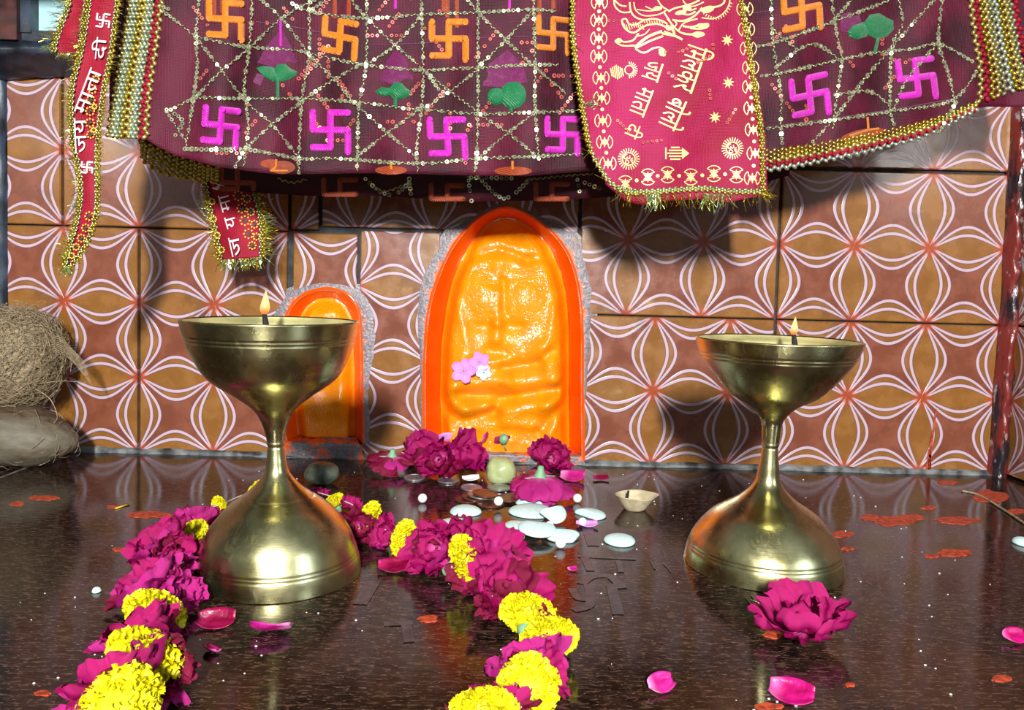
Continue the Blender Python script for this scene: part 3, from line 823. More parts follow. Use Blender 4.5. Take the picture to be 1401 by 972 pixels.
st.tube(catmull(lp[::2]+mid+rp[::2], 4), .0006, 5); st.build('string', M['string'], gar)

# loose roses
def loose(px, py, dpx, ax, key, label, zc=None, par=None, **k):
    g = gr(px, py, .012); R_ = dpx*g.y/FPX/2
    zc = R_*.8 if zc is None else zc
    o = rose('rose', gr(px, py, zc) if 'Y' not in k else at(px, py, k.pop('Y')), R_*.80, ax, px*.1, key, seed=int(px), layers=k.pop('layers', (3, 4, 5, 4)), **k)
    tag(o, label, 'rose')
    return o
loose(1101,842,112,(-.15,-.15,1),'a','single magenta rose lying open on the granite in front of the right brass lamp', squash=.8, zc=.0125, layers=(2, 4, 4, 4))
loose(536,630,62,(-.1,.2,-1),'c','wilted rose face down with pale green stem up, left end of the rose heap', zc=.012, calyx=True, squash=.5)
loose(572,612,44,(-.2,-.5,.6),'a','small magenta rose at the back of the heap left of the tall niche', Y=.815)
loose(598,628,56,(-.1,-.9,.3),'a','magenta rose in the heap with its swirled centre facing the viewer', zc=.018)
loose(640,622,58,(.5,-.5,.5),'a','magenta rose at the right end of the heap touching the pale green lump', zc=.020)
loose(755,626,54,(.1,-.8,.4),'a','magenta rose leaning on the sill at the right foot of the tall niche', Y=.818)
loose(738,662,78,(-.05,.15,-1),'b','pink rose upside down with pale green calyx up beside the sugar discs', zc=.014, calyx=True, squash=.62)

# loose petals
def petal(px, py, wpx, key, label, rot=0, tilt=.2, Y=None, name='rose_petal', cat='petal', mat=None, z0=.0004, hp=None):
    g = gr(px, py) if Y is None else at(px, py, Y)
    w = wpx*g.y/FPX
    mb = MB(); ln = []; sd = px*.37
    def fn(u, v):
        a = u*2-1; wd = math.sin(PI*min(1, .10+.78*v))**.6
        ln.append(v)
        cup = .16*a*a + .30*(v-.5)**2 + .08*noise.noise((a*2, v*2, sd)) + .16*max(0, v-.75)
        return Vector(((v-.5)*w, a*wd*w*.36, cup*w*.7))
    mb.grid(fn, 10, 10)
    z = min(q[2] for q in mb.v); mb.v = [(x, y, q-z) for x, y, q in mb.v]
    ob = mb.build(name, mat or M['rose_'+key])
    ob.data.attributes.new('len', 'FLOAT', 'POINT').data.foreach_set('value', ln)
    sdm = ob.modifiers.new('s', 'SOLIDIFY'); sdm.thickness = .0004
    ob.rotation_euler = Euler((0, 0, rot)).to_matrix().to_euler() if Y is None and not tilt else (Euler((0, 0, rot)).to_quaternion() @ Euler((tilt, 0, 0)).to_quaternion()).to_euler()
    rq = ob.rotation_euler.to_matrix(); lo = min((rq @ Vector(q)).z for q in mb.v)
    ob.location = (g.x, g.y, z0+.0002-lo) if Y is None else g
    tag(ob, label, cat)
    return ob
petal(296,855,52,'c','dark red loose petal just left of the pink one below the left brass lamp',.1,.5)
petal(370,868,56,'b','pale pink loose petal lying in front of the left brass lamp',3.2,.5)
petal(289,893,28,'a','small magenta petal with a white tip beside the left garland strand',2.6,.3)
petal(284,845,26,'b','small pink petal tucked against the left garland strand',.4,.2)
petal(540,780,46,'c','narrow dark magenta petal between the left lamp base and the garland',.15,.3)
petal(902,943,42,'b','pink folded petal near the bottom edge, left of the brighter one',.5,.6)
petal(1083,956,60,'a','bright magenta petal at the bottom edge below the loose rose',-.5,.5)
petal(1386,877,34,'a','magenta petal curled at the right edge of the frame',.2,.6)
petal(783,657,34,'b','curled petal beside the upside down pink rose at the niche foot',-.2,.5)
petal(822,657,22,'c','tiny dark petal on the floor right of the tall niche',.1,.2)
petal(783,781,14,'b','tiny pink curled petal on the reddish floor right of the garland',.3,.3)
petal(536,598+55,18,'c','small dark petal under the rose heap near the coins',.2,.4)
petal(803,721,30,'a','lilac petal lying beside the sugar balls','x' and .05,.1, mat=M['lilac'])
petal(667,600,26,'a','magenta petal standing on the niche sill at the idol foot',1.2,-1.2,Y=.845)
petal(690,606,28,'c','dark petal lying below the green bud on the niche sill',.2,-.9,Y=.843)
petal(613,601,26,'b','pale petal behind the rose heap at the idol foot',.2,-1.0,Y=.845, mat=M['lilac'])
# periwinkles stuck on the idol
def peri(px, py, wpx, label, spin, mat):
    Yh = WALL_Y+.034-big_h(px, py)/1000-.004
    g = at(px, py, Yh); R_ = wpx*.62/1000/2
    mb0 = empty('periwinkle_flower', g, ((PI/2)*.9, 0, 0))
    for k in range(5):
        mb = MB()
        mb.grid(lambda u, v: Vector(((u*2-1)*R_*.42*math.sin(PI*min(1,.08+.82*v))**.7, v*R_, .12*R_*(u*2-1)**2+.25*R_*v*v)), 5, 5)
        p = mb.build('petal', mat, mb0); p.rotation_euler = (0, 0, spin+k*2*PI/5)
    mb = MB(); mb.lathe([(.0002, .0014), (.0011, .0011), (.0012, 0), (.0005, -.003)], 8); mb.build('flower_tube', M['green'], mb0)
    tag(mb0, label, 'flower', 'periwinkles on the idol')
peri(656,496,38,'upper pinkish periwinkle stuck on the chest of the tall idol',.3,M['lilac'])
peri(634,508,44,'lower lilac periwinkle stuck on the chest of the tall idol',1.0,M['lilac'])
peri(662,510,28,'small white flower stuck beside the lilac periwinkles on the tall idol',.6,M['sweet'])
# green bud
bg = at(689, 601, .838)
b0 = empty('flower_bud', bg); mb = MB(); mb.ellip((0,0,0), Vector((0,0,.0062)), Vector((.0052,0,0)), Vector((0,.0052,0)), 12, 8); mb.build('bud', M['green'], b0)
mb = MB(); mb.tube([(0,0,-.004),(.001,0,-.008),(.003,0,-.012)], .0009, 6); mb.build('stalk', M['green'], b0)
tag(b0, 'small round green bud resting at the foot of the tall idol', 'bud')

# ------------------------------------------------------------------ pebbles and lumps
def lump(name, px, py, wpx, hpx, mat, label, cat, seed, Y=None):
    g = gr(px, py+hpx/2); w = wpx*g.y/FPX/2; h = hpx*g.y/FPX/2; g.y += w*.4
    mb = MB()
    def fn(u, v):
        th = PI*v; ph = 2*PI*u
        n = Vector((math.sin(th)*math.cos(ph), math.sin(th)*math.sin(ph), -math.cos(th)))
        k = 1+.13*noise.noise(n*1.3+Vector((seed, 0, 0)))+.03*noise.noise(n*4+Vector((seed, 0, 0)))
        s_ = lambda a: math.copysign(abs(a)**.85, a)
        return Vector((s_(n.x)*w*k, s_(n.y)*w*.85*k, max(-h*.93, s_(n.z)*h*k)))
    mb.grid(fn, 36, 22)
    o = mb.build(name, mat); o.location = (g.x, g.y, h*.93); tag(o, label, cat)
    return o
lump('pebble', 438, 648, 46, 32, M['stone1'], 'dark grey green pebble on the floor right of the left lamp stem', 'stone', 2)
lump('wax_lump', 685, 645, 42, 38, M['stone2'], 'waxy pale green rounded lump in front of the tall niche', 'stone', 6)

# ------------------------------------------------------------------ coconuts
def coconut(c, rx, ry, rz, tilt, mat, seed, point, label, nf, flen):
    root = empty('coconut', c, (0, tilt, 0)); tag(root, label, 'coconut')
    mb = MB(); r_ = random.Random(seed)
    def srf(u, v):
        th = PI*v; ph = 2*PI*u
        n = Vector((math.cos(th), math.sin(th)*math.cos(ph), math.sin(th)*math.sin(ph)))
        k = 1+.045*noise.noise(n*2+Vector((seed,0,0)))+.03*noise.noise(n*7+Vector((seed,0,0)))
        k2 = 1+point*max(0, n.x)**6
        return Vector((n.x*rx*k*k2, n.y*ry*k, n.z*rz*k))
    mb.grid(srf, 56, 40); mb.build('shell', mat, root)
    fb = MB()
    for i in range(nf):
        u, v = r_.random(), r_.uniform(.03, .97); p = srf(u, v); n = Vector((p.x/rx**2, p.y/ry**2, p.z/rz**2)).normalized()
        t = n.cross(Vector((r_.uniform(-1,1), r_.uniform(-1,1), r_.uniform(-1,1)))).normalized(); L = flen*r_.uniform(.4, 1.4)
        lift = r_.uniform(0, .18)
        pts = [p+n*.0003, p+t*L*.35+n*L*lift*.7, p+t*L*.7+n*(L*lift)-n*L*.06, p+t*L+n*(L*lift*r_.uniform(.4, 1.2))-n*L*.18]
        fb.tube(catmull(pts, 2), r_.uniform(.00016, .00034), 3, False)
    f = fb.build('husk_fibres', M['fibre'], root, kind='stuff')
    return root
c2 = at(22, 594, .772)
coconut(Vector((c2.x, c2.y, .0305)), .054, .036, .031, .10, M['shell'], 4, .12, 'smooth brown pointed coconut shell on the floor at the left edge, under the husked one', 120, .014)
c1 = at(22, 487, .785)
cc = coconut(Vector((c1.x+.002, c1.y, .1095)), .041, .036, .0475, 0, M['husk'], 8, 0, 'fibrous husked coconut standing on the smooth brown one at the left edge', 2600, .026)
hb = MB()
for k in range(9):
    hb.tube(catmull([(.030, -.012, .022-k*.001), (.048, -.010, .022-k*.002), (.060, -.008, .010-k*.0015), (.072+k*.001, -.006, -.004-k*.003)], 5), .0003, 4)
hb.tube(catmull([(.030,-.02,-.030),(.045,-.02,-.040),(.052,-.02,-.058),(.046,-.02,-.066)],5), .0005, 4)
hb.tube(catmull([(.03,-.02,-.025),(.055,-.015,-.022),(.075,-.01,-.024)],5), .0003, 4)
hb.build('loose_strands', M['fibre'], cc, kind='stuff')

# ------------------------------------------------------------------ coins, sugar, small diya
def coin(px, py, wpx, mat, label, z=0, tilt=(0, 0), grp=None):
    g = gr(px, py, z+.0008); R_ = .0125 if wpx is None else wpx*g.y/FPX/2
    mb = MB(); mb.lathe([(.0002, .0012), (R_*.86, .0012), (R_*.88, .0016), (R_*.97, .0016), (R_, .0012), (R_, .0004), (R_*.97, 0), (.0002, 0)], 40)
    o = mb.build('coin', mat, smooth=False); o.location = (g.x, g.y, z+.0002); o.rotation_euler = (tilt[0], tilt[1], 0)
    tag(o, label, 'coin', grp)
coin(567,654,30,M['silver'],'silver coin nearest the rose heap, furthest left of the coins', tilt=(.03,0))
coin(613,658,30,M['silver'],'silver coin lying alone between the rose heap and the coin pile')
coin(645,668,30,M['silver'],'silver coin under a pale petal just above the coin pile', 0, (.05,.05))
coin(640,684,36,M['copper'],'brown coin at the left bottom of the coin pile')
coin(649,681,36,M['copper'],'brown coin second from the left in the fanned coin pile',.0016,(.02,.1))
coin(657,678,36,M['silver'],'steel coin third from the left in the fanned coin pile',.0034,(.02,.1))
coin(664,676,36,M['copper'],'brown coin on top of the fanned coin pile',.0054,(.02,.1))
coin(671,690,38,M['copper'],'brown coin in front of the pile under the sugar ball')
coin(696,682,38,M['copper'],'brown coin at the right of the pile beside the broken sugar disc', .0018, (0,-.06))
coin(683,668,34,M['silver'],'grey coin behind the coin pile near the green lump',.0004)
petal(644,662,24,'b','small white petal lying on the coin above the coin pile',.2,.2,mat=M['white'],z0=.0035)
def disc(px, py, wpx, label, cut=None, rot=0, tilt=(0, 0), z=0, h=.0055, sy=1.0):
    g = gr(px, py, z+.003); R_ = wpx*g.y/FPX/2
    mb = MB(); n = 48; rows = 9
    def rad(ph):
        r = R_*(1+.03*math.sin(ph*3+px))
        if cut:
            for (a, d) in cut:
                c = math.cos(ph-a)
                if c > .05: r = min(r, (R_*d)/c*(1+.05*noise.noise((ph*6, px, 0))))
        return r
    vs = []
    for j in range(rows):
        t = j/(rows-1)
        for k in range(n):
            ph = 2*PI*k/n; r = rad(ph)*math.sin(t*PI/2*.98+.03) if j < rows-1 else rad(ph)
            vs.append((r*math.cos(ph), r*math.sin(ph)*sy, h*max(.0, math.cos(t*PI/2))**.8 if j < rows-1 else .0008))
    for k in range(n): ph = 2*PI*k/n; vs.append((rad(ph)*.97*math.cos(ph), rad(ph)*.97*math.sin(ph)*sy, 0))
    fs = [(j*n+k, j*n+(k+1)%n, (j+1)*n+(k+1)%n, (j+1)*n+k) for j in range(rows) for k in range(n)] + [tuple(range(n-1, -1, -1)), tuple(rows*n+k for k in range(n))]
    mb.add(vs, fs)
    o = fixn(mb.build('sugar_disc', M['sweet'])); o.location = (g.x, g.y, z+.0002+R_*(abs(math.sin(tilt[0]))+abs(math.sin(tilt[1])))*.9); o.rotation_euler = (tilt[0], tilt[1], rot)
    tag(o, label, 'sugar sweet')
disc(637,697,44,'whole oval sugar disc left of the others, below the coin pile')
disc(622,716,48,'sugar disc half hidden behind the garland, left of the other hidden ones')
disc(644,722,40,'sugar disc fragment touching the garland roses, right of its neighbour',[(2.2,.5)],z=.001)
disc(690,736,44,'sugar disc half hidden behind the garland, nearest the camera',z=.001,tilt=(.1,.25))
disc(725,684,42,'broken sugar disc touching the upside down pink rose',[(2.4,.55)])
disc(727,697,62,'large sugar disc under the standing shard, middle of the sugar cluster')
disc(753,708,46,'pointed sugar shard standing at the right of the sugar cluster',[(PI/2+.6,.25),(-2.3,.6)],tilt=(.35,.15))
disc(716,719,56,'leaf shaped sugar disc at the left of the front sugar cluster',[(1.4,.5)],z=.002)
disc(735,724,54,'broad sugar disc lying in front of the sugar cluster',[(1.5,.6)],z=.004,tilt=(.08,.06))
disc(770,731,50,'thin wedge shaped sugar piece right of the cluster',[(1.5,.2),(-.4,.85)],tilt=(.1,0))
disc(806,702,46,'broken sugar disc with a bite out, between two sugar balls',[(-2.4,.35)])
disc(848,737,44,'whole sugar disc lying alone at right, in front of the clay diya')
disc(1402,740,30,'white sugar piece cut by the right edge of the frame',[(1.2,.6)])
disc(132,804,12,'tiny pale sugar crumb alone on the floor at left',h=.003)
def ball(px, py, label, r=.0041, z=0):
    g = gr(px, py, r+z); mb = MB(); mb.ellip((0,0,0), Vector((0,0,r)), Vector((r,0,0)), Vector((0,r,0)), 18, 12)
    mb.v = [tuple(Vector(q)*(1+.05*noise.noise(Vector(q)*900))) for q in mb.v]
    o = mb.build('sugar_ball', M['white']); o.location = (g.x, g.y, r+z); tag(o, label, 'sugar sweet')
ball(578,682,'white sugar ball alone in the left, between garland and coins')
ball(682,686,'white sugar ball sitting on the coins', z=.003)
ball(790,682,'white sugar ball at the back right of the spill')
ball(797,714,'white sugar ball beside the lilac petal',.0033)
ball(767,743,'white sugar ball nearest the camera, in front of the wedge')
ball(712,734,'white sugar ball in front of the leaf shaped sugar disc',.0034)
ball(746,726,'white sugar ball right of the broad front sugar disc',.0034)
ball(752,719,'white sugar ball below the standing shard',.0034)
ball(746,676,'white sugar drop below the upside down pink rose',.0036)
# clay diya
g = gr(868, 697); root = empty('clay_diya', (g.x, g.y, 0)); tag(root, 'small empty pale clay diya with a burnt wick stub, left of the right brass lamp', 'oil lamp')
k = g.y/FPX; mb = MB(); n = 48
def dy(u, v):
    ph = 2*PI*u; w = 1+.30*gs((ph-.25) if ph < PI else (ph-2*PI-.25), .35)
    prof = [(0, .0004), (13, 0), (14.5, 1), (20, 9), (26, 18), (27.5, 20), (26, 20.5), (22, 15), (15, 7), (0, 5.5)]
    t = v*(len(prof)-1); i = min(len(prof)-2, int(t)); f = t-i
    r = (prof[i][0]+(prof[i+1][0]-prof[i][0])*f)*k; z = (prof[i][1]+(prof[i+1][1]-prof[i][1])*f)*k
    ww = 1+(w-1)*sm(14*k, 26*k, r)
    return Vector((r*math.cos(ph)*ww, r*math.sin(ph), z*(1+.04*math.sin(ph*2))))
mb.grid(dy, n, 27); mb.build('dish', M['clay'], root)
mb = MB(); mb.tube([(-.008, -.002, .006), (-.007, -.003, .012), (-.0065, -.004, .0175)], [.0014, .0012, .0009], 8); mb.build('wick', M['soot'], root)
# incense stick
mb = MB(); mb.tube(catmull([gr(1316,672,.001), gr(1340,678,.0012), gr(1372,697,.0012), gr(1404,718,.0012), gr(1440,742,.0012)], 5), .0011, 8)
tag(mb.build('incense_stick', M['fibre']), 'thin beige stick lying across the red powder at the right edge', 'stick')
mb = MB(); mb.tube([gr(158,696,.0008), gr(177,690,.0008)], .0007, 6); tag(mb.build('straw', M['yellowdot']), 'tiny yellow straw on the floor near the left orange smear', 'straw')

# ------------------------------------------------------------------ cloth
def YC(px, py):      # depth of the front cloth
    return YC0(px, py) - .05*(1-sm(220, 480, px))
def YC0(px, py):
    f = .0045*math.sin(px/31+.8*math.sin(py/60)) + .003*math.sin(px/13.7+py/80) + .006*noise.noise((px*.012, py*.012, 3))
    return .690 + f*sm(-200, 180, py) - .010*math.exp(-((px-600)/300)**2) + .02*sm(1050, 1380, px)
def YP(px, py):      # the crimson panel in front of it
    return .652 + .0035*math.sin(px/23+py/70) + .003*math.sin(px/51-py/33+1) + .004*noise.noise((px*.015, py*.015, 7))
def YU(px, py): return .742 + .003*math.sin(px/27)
def Y1(px, py): return .618 + .003*math.sin(py/25)
def Y2(px, py): return .775 - .012*sm(240, 370, py) + .004*math.sin(px/14)
def on(Yf, off=0.0): return lambda x, y: at(x, y, Yf(x, y)-off)
def xr(pts):
    return lambda y: lerp_poly(pts, y)
BOT = [(196,188),(215,200),(240,213),(300,229),(380,239),(430,238),(500,237),(560,238),(640,240),(720,241),(800,234),(900,232),(1045,218),(1120,206),(1200,188),(1260,176),(1300,160),(1336,146)]
def bot(px):
    for (x0, y0), (x1, y1) in zip(BOT, BOT[1:]):
        if x0 <= px <= x1: return y0+(y1-y0)*(px-x0)/(x1-x0)
    return BOT[0][1] if px < BOT[0][0] else BOT[-1][1]
cloth = empty('embroidered_cloth', at(760, 0, .70))
tag(cloth, 'maroon net altar cloth with swastika, leaf and sequin embroidery and gold lace borders', 'cloth')
CL = cloth.location.copy()
def cbuild(mb, name, mat, par=cloth, org=CL, **k):
    mb.v = [tuple(Vector(q)-org) for q in mb.v]
    return mb.build(name, mat, par, **k)
mb = MB()
TOPY = -170
def cl(u, v):
    px = 150 + u*(1401+10-150)
    yb = bot(px); yt = TOPY
    if v < .12:      # the part lying back over the shelf
        t = v/.12; p = at(px, yt, YC(px, yt)); q = Vector((p.x, .80, .5165))
        return q.lerp(Vector((p.x, .685, .5175)), t)
    t = (v-.12)/.88
    p0 = at(px, yt, YC(px, yt)); py = yt+(yb-yt)*t
    p = at(px, py, YC(px, py))
    if t < .1: p = Vector((p.x, .685, .5175)).lerp(at(px, yt+(yb-yt)*.1, YC(px, yt)), t/.1)
    return p
mb.grid(cl, 230, 60)
fab = cbuild(mb, 'net_fabric', M['maroon'])
sd = fab.modifiers.new('s', 'SOLIDIFY'); sd.thickness = .0008; sd.offset = 1
# darker under layer showing below the hem
mb = MB()
ubot = [(190,196),(240,232),(330,262),(420,268),(520,268),(640,276),(760,274),(860,268),(1000,262),(1080,240)]
def ub(px):
    for (x0, y0), (x1, y1) in zip(ubot, ubot[1:]):
        if x0 <= px <= x1: return y0+(y1-y0)*(px-x0)/(x1-x0)
    return 230
def ul(u, v):
    px = 190+u*890; y1 = ub(px); py = 60+(y1-60)*v
    return at(px, py, YU(px, py)-.03*(1-v))
mb.grid(ul, 160, 16)
und = cbuild(mb, 'under_layer', M['maroon_dark'])
sd = und.modifiers.new('s', 'SOLIDIFY'); sd.thickness = .0008

# strokes on a surface: fn maps (px,py)->world
def bar(mb, pts, w, fn, raise_=.0012, n=6, step=4):
    pts = resample([(x, y) for x, y in pts], step=step)
    W = []
    for i, p in enumerate(pts):
        t = (pts[min(i+1, len(pts)-1)]-pts[max(i-1, 0)]).normalized(); nr = Vector((-t.y, t.x))
        W.append((p, nr))
    def f(u, v):
        i = int(round(v*(len(W)-1))); p, nr = W[i]; a = u*PI
        q = p + nr*(-math.cos(a))*w/2
        return fn(q.x, q.y, raise_*math.sin(a)-.0001)
    mb.grid(f, n, len(W)-1)
def flatpoly(mb, pts, fn, off, rings=4, dome=.0012):
    n = len(pts); c = Vector((sum(p[0] for p in pts)/n, sum(p[1] for p in pts)/n))
    vs = []
    for r in range(rings):
        t = 1-r/rings
        for x, y in pts:
            q = c+(Vector((x, y))-c)*t; vs.append(fn(q.x, q.y, off+dome*(1-t*t)**.5))
    vs.append(fn(c.x, c.y, off+dome))
    fs = [(r*n+i, r*n+(i+1)%n, (r+1)*n+(i+1)%n, (r+1)*n+i) for r in range(rings-1) for i in range(n)]
    fs += [((rings-1)*n+i, (rings-1)*n+(i+1)%n, rings*n) for i in range(n)]
    mb.add(vs, fs)
fc = lambda x, y, o: at(x, y, YC(x, y)-o)
fp = lambda x, y, o: at(x, y, YP(x, y)-o)
fu = lambda x, y, o: at(x, y, YU(x, y)-.001-o-.03*(1-min(1, (y-60)/(ub(x)-60))))
def swastika(fn, cx, cy, s, w, mat, sk=(0, 0), par=cloth, tail=True, dim=None, raise_=.0014, clipx=None, clipy=None):
    def T(a, b): return (cx+a*s+sk[0]*b*s, cy+b*s+sk[1]*a*s)
    mb = MB()
    L = [[(-1,-1),(-1,0),(1,0),(1,1.25 if tail else 1)], [(1,-1),(0,-1),(0,1),(-1,1)]]
    for pl in L:
        q = [T(a, b) for a, b in pl]
        if clipx: q = [(min(x, clipx), y) for x, y in q]
        if clipy: q = [(x, min(y, clipy)) for x, y in q]
        for a, b in zip(q, q[1:]):
            if math.hypot(a[0]-b[0], a[1]-b[1]) > 1: bar(mb, [a, b], w, fn, raise_)
        for a in q:
            p = fn(a[0], a[1], raise_*.3); r = w/2*.00066
            mb.ellip(p, Vector((0, 0, r)), Vector((r, 0, 0)), Vector((0, raise_*.7, 0)), 8, 5)
    return cbuild(mb, 'embroidered_swastika', mat)
for cx, cy, s, sk in [(302,172,22,(-.08,.12)),(452,178,24,(0,.02)),(612,187,23,(.06,.0)),(1108,130,23,(.1,-.22)),(1254,106,23,(.12,-.12))]:
    swastika(fc, cx, cy, s, 9.5, M['pinkthread'], sk)
swastika(fc, 770, 184, 21, 9, M['pinkthread'], (0, .02), clipx=790)
for cx, cy, s, sk in [(308,26,22,(0,.06)),(465,50,21,(-.06,.2)),(614,53,23,(0,0)),(1097,12,24,(.05,-.2))]:
    swastika(fc, cx, cy, s, 9.5, M['orangethread'], sk)
swastika(fc, 757, 46, 20, 8.5, M['orangethread'], (0, .1), clipx=778)
for cx, cy in [(465,268),(612,276),(755,274),(325,250)]:
    swastika(fu, cx, cy, 22, 7, M['orangepatch'], (0, .02), clipy=ub(cx)-2, tail=False, raise_=.0008)  # dimmer orange: shade under the hem and the net painted into the thread
# ghost stitches of the layer above
mb = MB()
for x, y0, y1 in [(293,0,20),(304,0,18),(458,0,25),(477,0,22),(607,0,16),(625,0,38),(612,0,24),(757,0,12),(738,20,34)]:
    mb = MB(); bar(mb, [(x, y0-20), (x, y1)], 6, fc, .0007); cbuild(mb, 'faded_orange_stitch', M['orangepatch'])
# green leaves, magenta and orange patches
def leaf(cx, cy, pts, stem):
    mb = MB()
    for q in pts: flatpoly(mb, q, fc, .0004, 4, .0022)
    if stem: bar(mb, stem, 5, fc, .0016)
    cbuild(mb, 'embroidered_green_leaf', M['greenthread'])
def ell(cx, cy, a, b, rot=0, n=20, p=1.0):
    o = []
    for k in range(n):
        t = 2*PI*k/n; x = a*math.copysign(abs(math.cos(t))**p, math.cos(t)); y = b*math.copysign(abs(math.sin(t))**p, math.sin(t))
        o.append((cx+x*math.cos(rot)-y*math.sin(rot), cy+x*math.sin(rot)+y*math.cos(rot)))
    return o
leaf(380, 100, [[(351,93),(360,90),(374,92),(382,106),(374,112),(360,104)], [(374,96),(380,88),(390,87),(398,94),(407,98),(405,104),(396,109),(384,112),(377,106)]], [(380,106),(380,134)])
leaf(539, 124, [[(513,125),(522,119),(535,121),(536,128),(527,133),(518,130)], [(533,120),(541,112),(550,114),(556,121),(564,125),(560,132),(548,136),(538,135),(532,128)]], [(541,130),(541,147)])
leaf(695, 130, [ell(679,132,12,12), ell(702,130,18,19)], [(700,140),(699,153)])
leaf(1192, 38, [[(1160,42),(1168,34),(1182,30),(1190,40),(1186,50),(1172,54),(1162,50)], [(1180,34),(1190,20),(1203,18),(1213,24),(1222,28),(1223,40),(1214,50),(1200,54),(1188,48)]], [(1202,50),(1197,72)])
def patch_c(pts, mat, nm='satin_patch', fn=fc):
    mb = MB(); flatpoly(mb, pts, fn, .0003, 4, .0002); cbuild(mb, nm, mat)
for pts in [[(385,40),(398,62),(406,86),(372,92),(352,86),(365,62)], [(541,68),(556,80),(566,108),(545,118),(520,110),(528,85)], [(694,68),(716,88),(722,112),(690,120),(660,118),(668,88)], [(1150,20),(1164,16),(1176,28),(1164,44),(1150,44)], [(1160,24),(1176,20),(1180,34),(1164,44)], [(352,100),(362,104),(356,118),(346,112)]]:
    patch_c(pts, M['magpatch'])
for pts in [ell(386,229,18,9), ell(535,233,22,6), ell(702,234,26,6), ell(1180,184,30,7,-.2), ell(370,224,14,6)]:
    patch_c(pts, M['orangepatch'])
mb = MB()
for pts in [[(378,218),(378,229),(370,234),(394,234)], [(535,222),(535,232)], [(701,220),(701,232)], [(1187,160),(1188,176)], [(1162,186),(1188,178),(1203,176)]]:
    mb = MB(); bar(mb, pts, 3.5, fc, .0012); cbuild(mb, 'orange_flower_stitch', M['orangethread'])
mb = MB()
for x, y in [(541,0),(697,0),(384,45)]:
    mb = MB(); bar(mb, [(x, y-22), (x, y+18 if y > 20 else 12)], 4, fc, .0012); cbuild(mb, 'pink_stitch', M['pinkthread'])
for pts in [[(1051,174),(1136,163),(1223,150),(1302,136)], [(350,30),(384,34),(430,42)], [(420,42),(465,48)], [(505,62),(560,60),(600,58)], [(655,52),(725,50)], [(1030,18),(1060,14)]]:
    mb = MB(); bar(mb, pts, 1.6, fc, .0006); cbuild(mb, 'pink_stitched_line', M['magpatch'])

# sequin strings and zari thread lines
VL = [[(272,-40),(272,0),(268,51),(270,88),(265,132),(256,190),(253,204)], [(345,-40),(345,0),(341,68),(334,119),(340,170),(336,204),(334,228)], [(423,-40),(423,20),(423,75),(413,136),(409,217),(409,236)], [(502,-40),(502,0),(501,88),(491,146),(489,214),(488,234)],
      [(577,-40),(577,20),(579,95),(577,146),(570,204),(572,236)], [(654,-40),(654,0),(654,92),(654,153),(652,217),(650,236)], [(730,-40),(730,0),(732,92),(732,143),(737,217)],
      [(1055,-40),(1055,0),(1057,54),(1063,92),(1069,136),(1068,160),(1070,196)], [(1138,-40),(1138,0),(1147,58),(1152,82),(1143,143),(1140,177)], [(1230,-40),(1230,0),(1235,34),(1220,65),(1218,146),(1223,170)], [(1291,-40),(1289,0),(1284,58),(1298,102),(1308,149)]]
HL = [[(269,50),(329,63),(404,69),(431,75),(494,88),(573,96),(620,94),(655,93),(715,89),(765,89)], [(400,5),(425,16),(500,25),(573,20),(655,17),(726,13),(762,16)], [(267,133),(333,135),(420,135),(500,141),(557,149),(575,149),(654,156),(725,154),(790,152)],
      [(256,204),(336,204),(409,217),(460,217),(572,224),(654,217),(738,214),(803,210)], [(1038,63),(1061,58),(1137,31),(1218,0)], [(1042,104),(1069,100),(1149,82),(1199,72),(1250,67),(1285,60),(1330,84)], [(1051,176),(1136,165),(1223,152),(1302,138),(1336,98)]]
DL = [[(230,12),(216,10),(268,52),(333,135),(372,170),(409,217)], [(268,133),(300,100),(345,62),(385,25),(430,0)], [(345,-10),(385,25),(423,75),(432,90)], [(413,140),(375,168),(336,204),(322,228)], [(501,88),(541,62),(577,20)], [(480,0),(502,25),(541,62),(579,95),(600,122)],
      [(654,92),(692,55),(730,13)], [(640,0),(654,17),(692,55),(732,92),(775,128)], [(491,146),(530,182),(570,215)], [(575,149),(530,182),(489,214)], [(654,156),(695,182),(735,215)], [(735,152),(695,182),(654,217)], [(579,95),(615,125),(654,153)], [(654,95),(620,122),(579,149)],
      [(228,153),(268,133)], [(228,153),(256,196)], [(1062,92),(1110,60),(1149,82)], [(1282,-5),(1220,65),(1180,112),(1143,160),(1112,194)], [(1143,130),(1190,125),(1218,146)], [(1138,31),(1165,0)], [(1057,40),(1090,68)], [(423,75),(460,112),(489,146)], [(423,16),(460,-10)], [(410,140),(452,112),(494,88)], [(1308,140),(1285,180)], [(1284,58),(1240,110),(1223,150)]]
